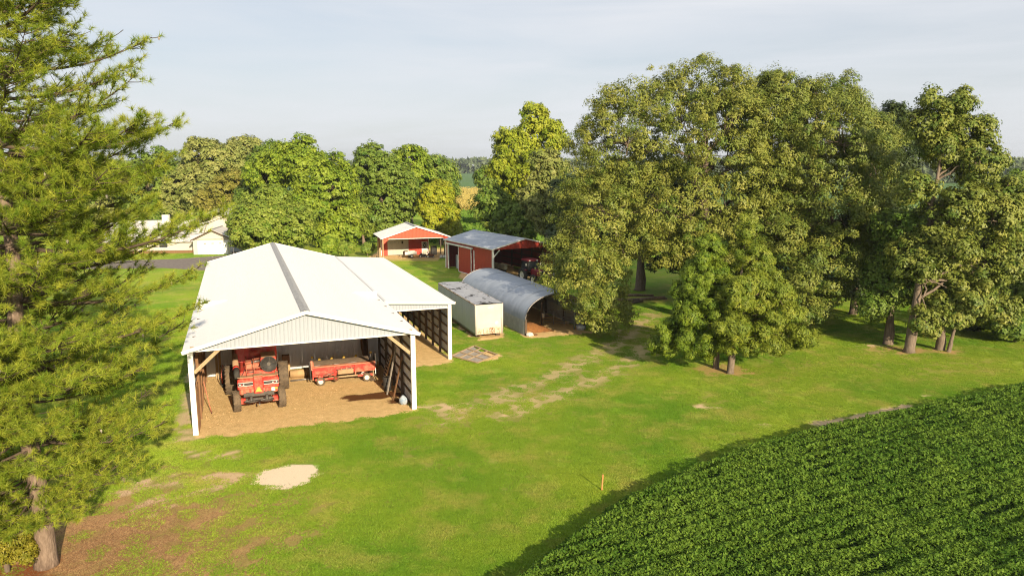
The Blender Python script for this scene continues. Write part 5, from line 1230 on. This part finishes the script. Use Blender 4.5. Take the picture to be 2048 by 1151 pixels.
# trees behind the white barn
tree('maple_tree', 'round dense mid-green maple between farmhouse and white barn', ground_at(540, 116), [(540, 455, 80, 62, 0), (500, 465, 55, 50, -1), (590, 455, 50, 55, 0), (545, 415, 55, 40, 1)], 'leaf_maple_b', n_clump=1150, per=36, lsize=.38, crad=.95, trunk_r=.5, twigs=50)
tree('maple_tree', 'big bright green maple with pale forked limbs behind the round maple', ground_at(640, 131), [(655, 370, 70, 80, 0), (600, 335, 70, 55, 1), (650, 460, 65, 50, -1), (540, 345, 50, 55, 2), (690, 440, 38, 60, 0), (620, 410, 60, 60, -2)], 'leaf_maple', bark='bark_pale', n_clump=1500, per=36, lsize=.42, crad=1.05, trunk_r=.55, twigs=110)
tree('spruce_tree', 'dark green pointed tree between the golden tree and the bright maple', ground_at(510, 138), [(508, 400, 34, 60, 0), (520, 340, 30, 50, 0), (552, 300, 22, 24, 0)], 'leaf_mid', n_clump=480, per=34, lsize=.42, crad=1.0, trunk_r=.4, twigs=20)
tree('oak_tree', 'tall olive oak with broad crown above the farmhouse', ground_at(430, 152), [(420, 320, 52, 45, 0), (395, 370, 55, 60, 0), (470, 330, 40, 45, 0), (360, 400, 40, 60, 0)], 'leaf_olive', n_clump=950, per=34, lsize=.50, crad=1.15, trunk_r=.5, twigs=40)
tree('oak_tree', 'far grey-olive oak crown peeping behind the olive oak', ground_at(485, 172), [(480, 300, 32, 30, 0), (510, 300, 26, 24, 0), (490, 350, 40, 50, 0)], 'leaf_olive', n_clump=420, per=30, lsize=.5, crad=1.2, trunk_r=.45, twigs=50)
tree('golden_tree', 'small yellow-gold tree with bare twigs behind the farmhouse', ground_at(440, 142), [(440, 385, 42, 32, 0), (465, 360, 24, 28, 0), (410, 400, 28, 26, 0)], 'leaf_gold', bark='bark_pale', n_clump=330, per=32, lsize=.42, crad=.95, trunk_r=.35, twigs=90, inner=.05)
tree('oak_tree', 'dark full oak behind the open red shed', ground_at(765, 137), [(760, 350, 62, 55, 0), (775, 420, 66, 62, 0), (735, 315, 36, 30, 1), (730, 440, 40, 50, 0), (810, 390, 40, 45, 1)], 'leaf_mid', n_clump=1250, per=36, lsize=.42, crad=1.05, trunk_r=.5, twigs=30)
tree('maple_tree', 'fresh green maple crown rising behind the dark full oak', ground_at(822, 165), [(820, 322, 40, 34, 0), (800, 350, 36, 40, 0), (835, 360, 36, 40, 0)], 'leaf_maple', n_clump=420, per=32, lsize=.52, crad=1.2, trunk_r=.45, twigs=20)
tree('oak_tree', 'far mid-green oak crown next to the corn field gap', ground_at(880, 168), [(875, 335, 32, 30, 0), (890, 370, 34, 45, 0), (865, 370, 30, 40, 0)], 'leaf_mid', n_clump=450, per=32, lsize=.52, crad=1.2, trunk_r=.45, twigs=20)
tree('maple_tree', 'bright yellow-green maple behind the shed roof', ground_at(882, 134), [(880, 395, 36, 40, 0), (885, 430, 40, 45, 0), (862, 420, 28, 36, 0), (900, 455, 24, 26, 0)], 'leaf_yellow', n_clump=700, per=36, lsize=.40, crad=.95, trunk_r=.4, twigs=30)
tree('young_maple', 'small green tree with bare pinkish trunk on the lawn left of the shed', G(728, 492), [(715, 430, 30, 34, 0), (700, 455, 32, 26, 0), (735, 455, 20, 18, 0)], 'leaf_maple_b', bark='bark_pine', n_clump=330, per=34, lsize=.36, crad=.85, trunk_r=.3, twigs=20)
for k, (px, py, rx, ry, Y, lf, lb) in enumerate(((660, 488, 26, 15, 112, 'leaf_maple', 'low bright bush at the far corner of the white barn'), (690, 495, 20, 12, 113, 'leaf_maple_b', 'low dull green bush next to the bright corner bush'), (735, 495, 10, 10, 117, 'leaf_mid', 'tiny bush at the foot of the small green tree'))):
    tree('round_bush', lb, ground_at(px, Y), [(px, py, rx, ry, 0)], lf, n_clump=120, per=30, lsize=.32, crad=.6, trunk_r=.08, twigs=8, cat='bush')
for k, (px, py, rx, ry, Y, lf, lb) in enumerate(((300, 380, 70, 85, 156, 'leaf_mid', 'dark oak hidden behind the pine boughs beside the olive oak'), (180, 390, 85, 85, 160, 'leaf_olive', 'grey-olive oak glimpsed through the middle of the pine'), (50, 400, 90, 85, 160, 'leaf_mid', 'green oak glimpsed behind the pine trunk'), (130, 440, 60, 55, 150, 'leaf_maple_b', 'pale maple low behind the pine boughs'))):
    tree('oak_tree' if k < 3 else 'maple_tree', lb, ground_at(px, Y), [(px, py, rx, ry, 0), (px + 20, py + 40, rx * .8, ry * .6, -1)], lf, n_clump=420, per=30, lsize=.6, crad=1.3, trunk_r=.45, twigs=15)
# cedars
tree('cedar_tree', 'bright green cedar with feathery boughs down to the lawn', G(1432, 736), [(1425, 495, 34, 40, 0), (1405, 555, 58, 52, 0), (1392, 615, 78, 55, 0), (1385, 672, 86, 40, -.5), (1330, 690, 38, 28, 0), (1420, 708, 60, 18, -1)],
     'cedar_green', bark='bark_pale', n_clump=1400, per=70, lsize=.19, crad=.46, trunk_r=.2, aspect=.22, lobe_k=.22, lobes_per=44, twigs=60, up=.3)
tree('cedar_tree', 'olive-brown cedar with pale stripped trunk and bare twigs', G(1460, 746), [(1498, 462, 26, 38, 0), (1503, 515, 46, 48, .4), (1518, 580, 72, 55, 0), (1530, 640, 92, 48, 0), (1598, 676, 42, 28, 0), (1500, 700, 70, 20, -1), (1545, 690, 50, 24, -.5), (1462, 660, 46, 40, -1.2), (1470, 590, 40, 50, -1)],
     'cedar_olive', bark='bark_pale', n_clump=1250, per=66, lsize=.19, crad=.48, trunk_r=.22, aspect=.22, lobe_k=.22, lobes_per=40, twigs=260, up=.3, inner=.05)
# foreground shrub
tree('evergreen_shrub', 'yellow-green evergreen shrub at the foot of the pine', G(15, 1142), [(20, 1085, 50, 50, 0), (-40, 1070, 50, 60, 0), (45, 1110, 30, 30, -.2)], 'shrub_yellow', n_clump=420, per=44, lsize=.10, crad=.24, trunk_r=.08, aspect=.4, lobe_k=.36, lobes_per=60, twigs=20, cat='shrub', up=.2)

def pine(name, label, base, height, prof, leaf, density=1.0, z0=2.8, tr_r=.36, seed=1, dz=.36, K=40, nl=.255, nw=.0086):
    g = np.random.default_rng(seed)
    pt = empty(name, (*base, 0), 0, label, 'tree')
    mb = MB(); pts, rad = [], []
    for i in range(15):
        k = i / 14; pts.append(Vector((.10 * math.sin(i * 1.3), .10 * math.cos(i * .9), -.1 + height * k))); rad.append(tr_r * (1.35 if i == 0 else 1.0 - .9 * k ** 1.1))
    pts.insert(1, pts[0].lerp(pts[1], .25)); rad.insert(1, tr_r * 1.1)
    mb.tube(pts, rad, 12)
    mb.build('trunk', 'bark_pine', pt, True); mb = MB()
    TC, TA = [], []
    def tuft(p, a): TC.append(p); TA.append(a)
    z = z0
    while z < height - .3:
        Rm = float(np.interp(z, [q[0] for q in prof], [q[1] for q in prof]))
        for b_ in range(int(round(3.4 * density + g.random()))):
            az_ = g.uniform(0, 2 * math.pi); Ln = Rm * g.uniform(.55, 1.08)
            rise = np.interp(z / height, [0, .1, .35, 1], [-.02, -.14, .06, .42]) + g.normal(0, .07)
            d = Vector((math.cos(az_), math.sin(az_), 0)); side = Vector((-d.y, d.x, 0))
            bend = g.normal(0, .12); lp_ = []
            for i in range(8):
                k = i / 7
                lp_.append(Vector((0, 0, z)) + d * (Ln * k) + side * (bend * Ln * k * k) + Vector((0, 0, Ln * (rise * k + .13 * k ** 3 - .05 * math.sin(math.pi * k)))))
            mb.tube(lp_, [max(.008, .020 * Ln ** .8 * (1 - .88 * i / 7)) for i in range(8)], 5, cap=False)
            nsub = int(Ln * 4.2 * density) + 3
            for q in range(nsub):
                k = g.uniform(.14, 1.0) ** .8
                f_ = k * 7; i = min(6, int(f_)); p0 = lp_[i].lerp(lp_[i + 1], f_ - i)
                sgn = 1 if q % 2 else -1
                sl_ = (.35 + .38 * Ln * (1 - k) ** .7) * g.uniform(.6, 1.2)
                dir_ = (d * g.uniform(.4, .9) + side * sgn * g.uniform(.4, 1.0) + Vector((0, 0, g.uniform(-.05, .55)))).normalized()
                p1 = p0 + dir_ * sl_ + Vector((0, 0, .10 * sl_))
                mb.tube([p0, p0.lerp(p1, .5) + Vector((0, 0, -.04 * sl_)), p1], [.016, .011, .006], 4, cap=False)
                nt_ = max(2, int(sl_ / .22))
                for s_ in range(nt_):
                    kk = 1 - .75 * s_ / max(1, nt_)
                    pp = p0.lerp(p1, kk) + Vector(g.normal(0, .06, 3))
                    tuft(pp, (dir_ + Vector((0, 0, .55)) + Vector(g.normal(0, .25, 3))).normalized())
            for q in range(int(Ln * 2.6)):
                k = g.uniform(.22, 1.0); f_ = k * 7; i = min(6, int(f_)); tuft(lp_[i].lerp(lp_[i + 1], f_ - i) + Vector((0, 0, .06)), (d * .4 + Vector(g.normal(0, .4, 3)) + Vector((0, 0, .8))).normalized())
            tuft(lp_[-1], (lp_[-1] - lp_[-2]).normalized())
        z += dz * g.uniform(.7, 1.3) * (.82 if z < 8.5 else 1.0)
    mb.build('branches', 'bark_limb', pt, True)['kind'] = 'stuff'
    Cc = np.array([tuple(p) for p in TC]); Aa = np.array([tuple(p) for p in TA]); rho = np.hypot(Cc[:, 0], Cc[:, 1]) / np.interp(Cc[:, 2], [q[0] for q in prof], [q[1] for q in prof]); kq = g.random(len(Cc)) < np.where((rho < .42) & (Cc[:, 2] > 8), .7, 1.0) * np.where(Cc[:, 0] < -1.5, .2, .92) * np.where(Cc[:, 1] > 2.5, .42, 1.0); Cc, Aa = Cc[kq], Aa[kq]; n = len(Cc)
    D = Aa[:, None] * .62 + g.normal(size=(n, K, 3)) * .55
    D /= np.linalg.norm(D, axis=2, keepdims=True)
    ln = nl * g.uniform(.7, 1.15, (n, K, 1)); Pb = Cc[:, None] + Aa[:, None] * g.uniform(-.10, .06, (n, K, 1)); tip = Pb + D * ln + np.array([0, 0, -.02])
    pr = np.cross(D, g.normal(size=(n, K, 3))); pr /= np.linalg.norm(pr, axis=2, keepdims=True)
    V = np.stack([Pb - pr * nw * .6, Pb + pr * nw * .6, tip + pr * nw * .5, tip - pr * nw * .5], 2)[:, :, :3]
    V[:, :, 2] = tip
    V[:, :, 0] = Pb - pr * nw; V[:, :, 1] = Pb + pr * nw
    tint = np.repeat((g.normal(.45, .26, (n, 1)) + g.normal(0, .14, (n, K))).ravel(), 3)
    polys('crown', V.reshape(-1, 3), 3, tint, leaf, pt)
    # brown cones
    ci = g.choice(n, 110); mb = MB()
    for i in ci:
        p = Vector(Cc[i]) - Vector(Aa[i]) * .08
        mb.tube([p, p + Vector((0, 0, -.05)), p + Vector((0, 0, -.13))], [.02, .045, .012], 6)
    o_ = mb.build('cones', 'wood_grey', pt); o_['kind'] = 'stuff'
    print('PINE tufts', n)
    return pt
PROF = [(1.9, 2.2), (2.8, 2.7), (3.8, 3.6), (4.8, 5.2), (6.5, 5.5), (9, 5.9), (11, 6.8), (13, 6.9), (14.5, 6.0), (16, 5.9), (18, 5.0), (20.5, 3.7), (24, 2.4), (27.5, .4)]
pine('pine_tree', 'tall long-needled pine with thick grey trunk at the lawn edge', PINE_P, 27.5, PROF, 'needles', 1.0, z0=1.9, seed=4, tr_r=.33)
pine('pine_tree', 'second pine standing close behind the thick-trunked pine', (-25.0, 33.0), 25.0, [(3.5, 3), (7, 5), (12, 5.2), (18, 4), (25, .4)], 'needles_b', .7, z0=4.0, tr_r=.32, seed=9, K=10, nw=.030)
# needle litter under the pine
Nn_ = 22000
lx_ = PINE_P[0] + 2.2 + rng.normal(0, 3.2, Nn_); ly_ = PINE_P[1] + 1.5 + rng.normal(0, 2.7, Nn_)
kp = (cover(lx_, ly_)[1] > .25); lx_, ly_ = lx_[kp], ly_[kp]
a_ = rng.uniform(0, math.pi, len(lx_)); l_ = rng.uniform(.05, .16, len(lx_)); w_ = .008
V = np.zeros((len(lx_), 3, 3)); V[:, :, 2] = .02
V[:, 0, 0] = lx_ - w_ * np.sin(a_); V[:, 0, 1] = ly_ + w_ * np.cos(a_); V[:, 1, 0] = lx_ + w_ * np.sin(a_); V[:, 1, 1] = ly_ - w_ * np.cos(a_)
V[:, 2, 0] = lx_ + l_ * np.cos(a_); V[:, 2, 1] = ly_ + l_ * np.sin(a_); V[:, 2, 2] = .05
tag(polys('needle_litter', V.reshape(-1, 3), 3, rng.random(len(lx_) * 3), 'straw_litter'), 'brown fallen pine needles strewn under the pine', 'litter', kind='stuff')

Nn_ = 9000
uu = rng.uniform(.2, 11.9, Nn_); vv = rng.uniform(-.6, 11.2, Nn_)
lx_, ly_ = from_local(uu, vv, BARN_O, BARN_R)
kp = (fbm(lx_ * .8, ly_ * .8, 17) + rng.random(Nn_) * .4 > .62) & (cover(lx_, ly_)[4] < .3); lx_, ly_ = lx_[kp], ly_[kp]; n = len(lx_)
C = np.stack([lx_, ly_, rng.uniform(.012, .05, n)], 1)
leaves('chaff_litter', C, rng.normal(size=(n, 3)) * .8 + np.array([.2, -.5, .7]), rng.uniform(.025, .06, n), .4, rng.random(n), 'chaff', tri=True)
tag(bpy.context.scene.objects['chaff_litter'], 'loose straw and chaff scattered over the barn floor', 'litter', kind='stuff')

# ------------------------------------------------------------------ soybean crop
Nb = 560000
by_ = 14 + (62 - 14) * rng.random(Nb) ** 1.35
bx_ = -3 + (by_ * .735 + 6) * rng.random(Nb)
sd2 = bean_side(bx_, by_) + .42 + (fbm(bx_ * 1.4, by_ * 1.4, 55) - .5) * .7
rdx, rdy = EDGE[12][0] - EDGE[8][0], EDGE[12][1] - EDGE[8][1]; rl2 = math.hypot(rdx, rdy)
rowc = (-(bx_) * rdy / rl2 + by_ * rdx / rl2) / .78
rowp = np.cos(2 * math.pi * rowc) * .5 + .5
big = fbm(bx_ * .5, by_ * .5, 71); med = fbm(bx_ * 2.4, by_ * 2.4, 75)
gap = sstep(.60, .74, fbm(bx_ * .55, by_ * .25, 90))
topz = .70 + .11 * (rowp - .5) + .14 * (big - .5) + .24 * (med - .5) - .22 * gap * (1 - rowp)
ed = np.clip(sd2 / .45, 0, 1)
k_ = sd2 > -.05
bx_, by_, topz, ed, sd2, big = bx_[k_], by_[k_], topz[k_], ed[k_], sd2[k_], big[k_]
nB = len(bx_)
zz = topz * (.55 + .45 * ed) - np.where(rng.random(nB) < .75, rng.exponential(.05, nB), rng.uniform(.05, .5, nB))
zz = np.where(sd2 < .45, rng.uniform(.1, 1, nB) ** .6 * topz * (.5 + .5 * ed), zz)
C = np.stack([bx_, by_, np.maximum(zz, .06)], 1)
Nl = rng.normal(size=(nB, 3)) * .75 + np.array([0, 0, 1.0]); 
bo = leaves('soybean_crop', C, Nl, rng.uniform(.075, .12, nB) * np.interp(by_, [15, 60], [.95, 1.5]), .68, np.clip(rng.normal(.42, .16, nB) + (big - .5) * .7, 0, 1), 'bean_leaf', tri=True)
tag(bo, 'dense dark green soybean crop covering the field corner', 'crop', kind='stuff')
print('BEANS', nB)
bgx = np.arange(-3, 56, .6); bgy = np.arange(13, 64, .6); BX, BY = np.meshgrid(bgx, bgy)
s2 = bean_side(BX, BY)
Z = np.where(s2 > .5, .42 + .16 * (fbm(BX * 2.1, BY * 2.1, 71) - .5), .03)
bm_ = grid_mesh('bean_fill_sheet', BX, BY, np.where(s2 > .1, Z, -.2))  # added dark green sheet below the leaves, fills gaps and casts the edge shadow
mat('bean_under', (0.020, 0.050, 0.012), (0.012, 0.03, 0.008), 5, .95)
tag(link('bean_fill_sheet', bm_, 'bean_under'), kind='structure')

# ------------------------------------------------------------------ far crops and tree lines
def cards(name, C, size, m_, label, cat, tilt=.6, asp=.8):
    n = len(C); Nv = rng.normal(size=(n, 3)) * tilt + np.array([.2, -.8, .5])
    return tag(leaves(name, C, Nv, size, asp, np.clip(rng.normal(.45, .22, n), 0, 1), m_, tri=True), label, cat, kind='stuff')
g0, g1 = G(905, 424), G(985, 424)
nC = 14000
cyy = g0[1] + (420 - g0[1]) * rng.random(nC) ** 1.6; cxx = (905 - 1024 + (985 - 905) * rng.random(nC) * 1.4 - 15) / FPX * (cyy * CP + CAM_H * SP)
C = np.stack([cxx, cyy, rng.uniform(.2, 2.3, nC) ** 1.0 + .15 * rng.normal(size=nC)], 1); C[:, 2] = np.clip(C[:, 2], .1, 2.6)
cards('corn_crop', C, rng.uniform(.5, 1.0, nC), 'corn_leaf', 'ripe golden corn standing in the gap between the trees', 'crop', .9, .3)
sheet('stubble_field', [(-21, g0[1] + 4), (3, g0[1] + 4), (0, 425), (-48, 425)], 1.2, 'far_stubble')
nb_ = 6000
C = np.stack([rng.uniform(-21, 8, nb_), rng.uniform(136, g0[1] - 4, nb_), rng.uniform(.3, .9, nb_)], 1)
cards('far_bean_crop', C, rng.uniform(.5, .9, nb_), 'bean_leaf', 'dark green bean rows before the corn in the gap', 'crop', .5, .7)
def treeline(name, x0, x1, Y, hgt, n, label, size, amp=.5):
    x = rng.uniform(x0, x1, n); h = hgt * (.55 + amp * fbm(x / (hgt * 2.2), x * 0, 5) + .25 * amp * fbm(x / (hgt * .5), x * 0, 8))
    z = h * rng.random(n) ** .7; y = Y + rng.normal(0, hgt * .5, n) + 30 * np.sin(x / 300)
    cards(name, np.stack([x, y, z], 1), rng.uniform(.6, 1.4, n) * size, 'far_leaf', label, 'tree line')
treeline('tree_line', -1100, 1100, 1250, 27, 18000, 'hazy far wood along the horizon beyond the fields', 5.5)
treeline('tree_line', 230, 760, 560, 22, 9000, 'nearer hazy wood seen through the tall open oak', 3.0)
treeline('tree_line', -560, -160, 420, 20, 5000, 'wooded field edge hidden behind the pine and farmhouse', 3.0)
# brush pile and logs in the shade
lg = [G(1248, 602), G(1272, 598), G(1296, 600), G(1305, 604), G(1262, 608)]
for k, (x, y) in enumerate(lg):
    a = .25 * k - .3; l2 = 1.6 + .3 * (k % 3); r = .13 + .03 * (k % 2)
    o = MB().tube([(-l2, 0, r), (0, 0, r + .02), (l2, 0, r * .9)], [r, r * .95, r * .8], 10).build('cut_log', 'bark_pine' if k % 2 else 'bark_pale', None, True); o.location = (x, y, .28 * (k % 2)); o.rotation_euler = (0, 0, a)
    tag(o, ('pale bottom log of the shaded log pile beside the dark trunk', 'brown log lying across the pale logs of the shaded pile', 'pale log in the middle of the shaded log pile', 'brown log topping the cedar end of the shaded pile', 'pale log lying loose before the shaded log pile')[k], 'log', 'logs in the shaded pile')

# ------------------------------------------------------------------ thin summer haze
hz = MB().box((0, 3900, 16), (13000, 10600, 36)).build('haze', None)
m = bpy.data.materials.new('haze_air'); m.use_nodes = True; t = m.node_tree; t.nodes.clear()
o_ = t.nodes.new('ShaderNodeOutputMaterial'); pv = t.nodes.new('ShaderNodeVolumePrincipled')
pv.inputs['Color'].default_value = (0.80, 0.87, 0.95, 1); pv.inputs['Density'].default_value = 0.00013; pv.inputs['Anisotropy'].default_value = 0.2
t.links.new(pv.outputs[0], o_.inputs['Volume']); hz.data.materials.append(m)
tag(hz, 'thin pale summer haze in the air', 'haze', kind='stuff')
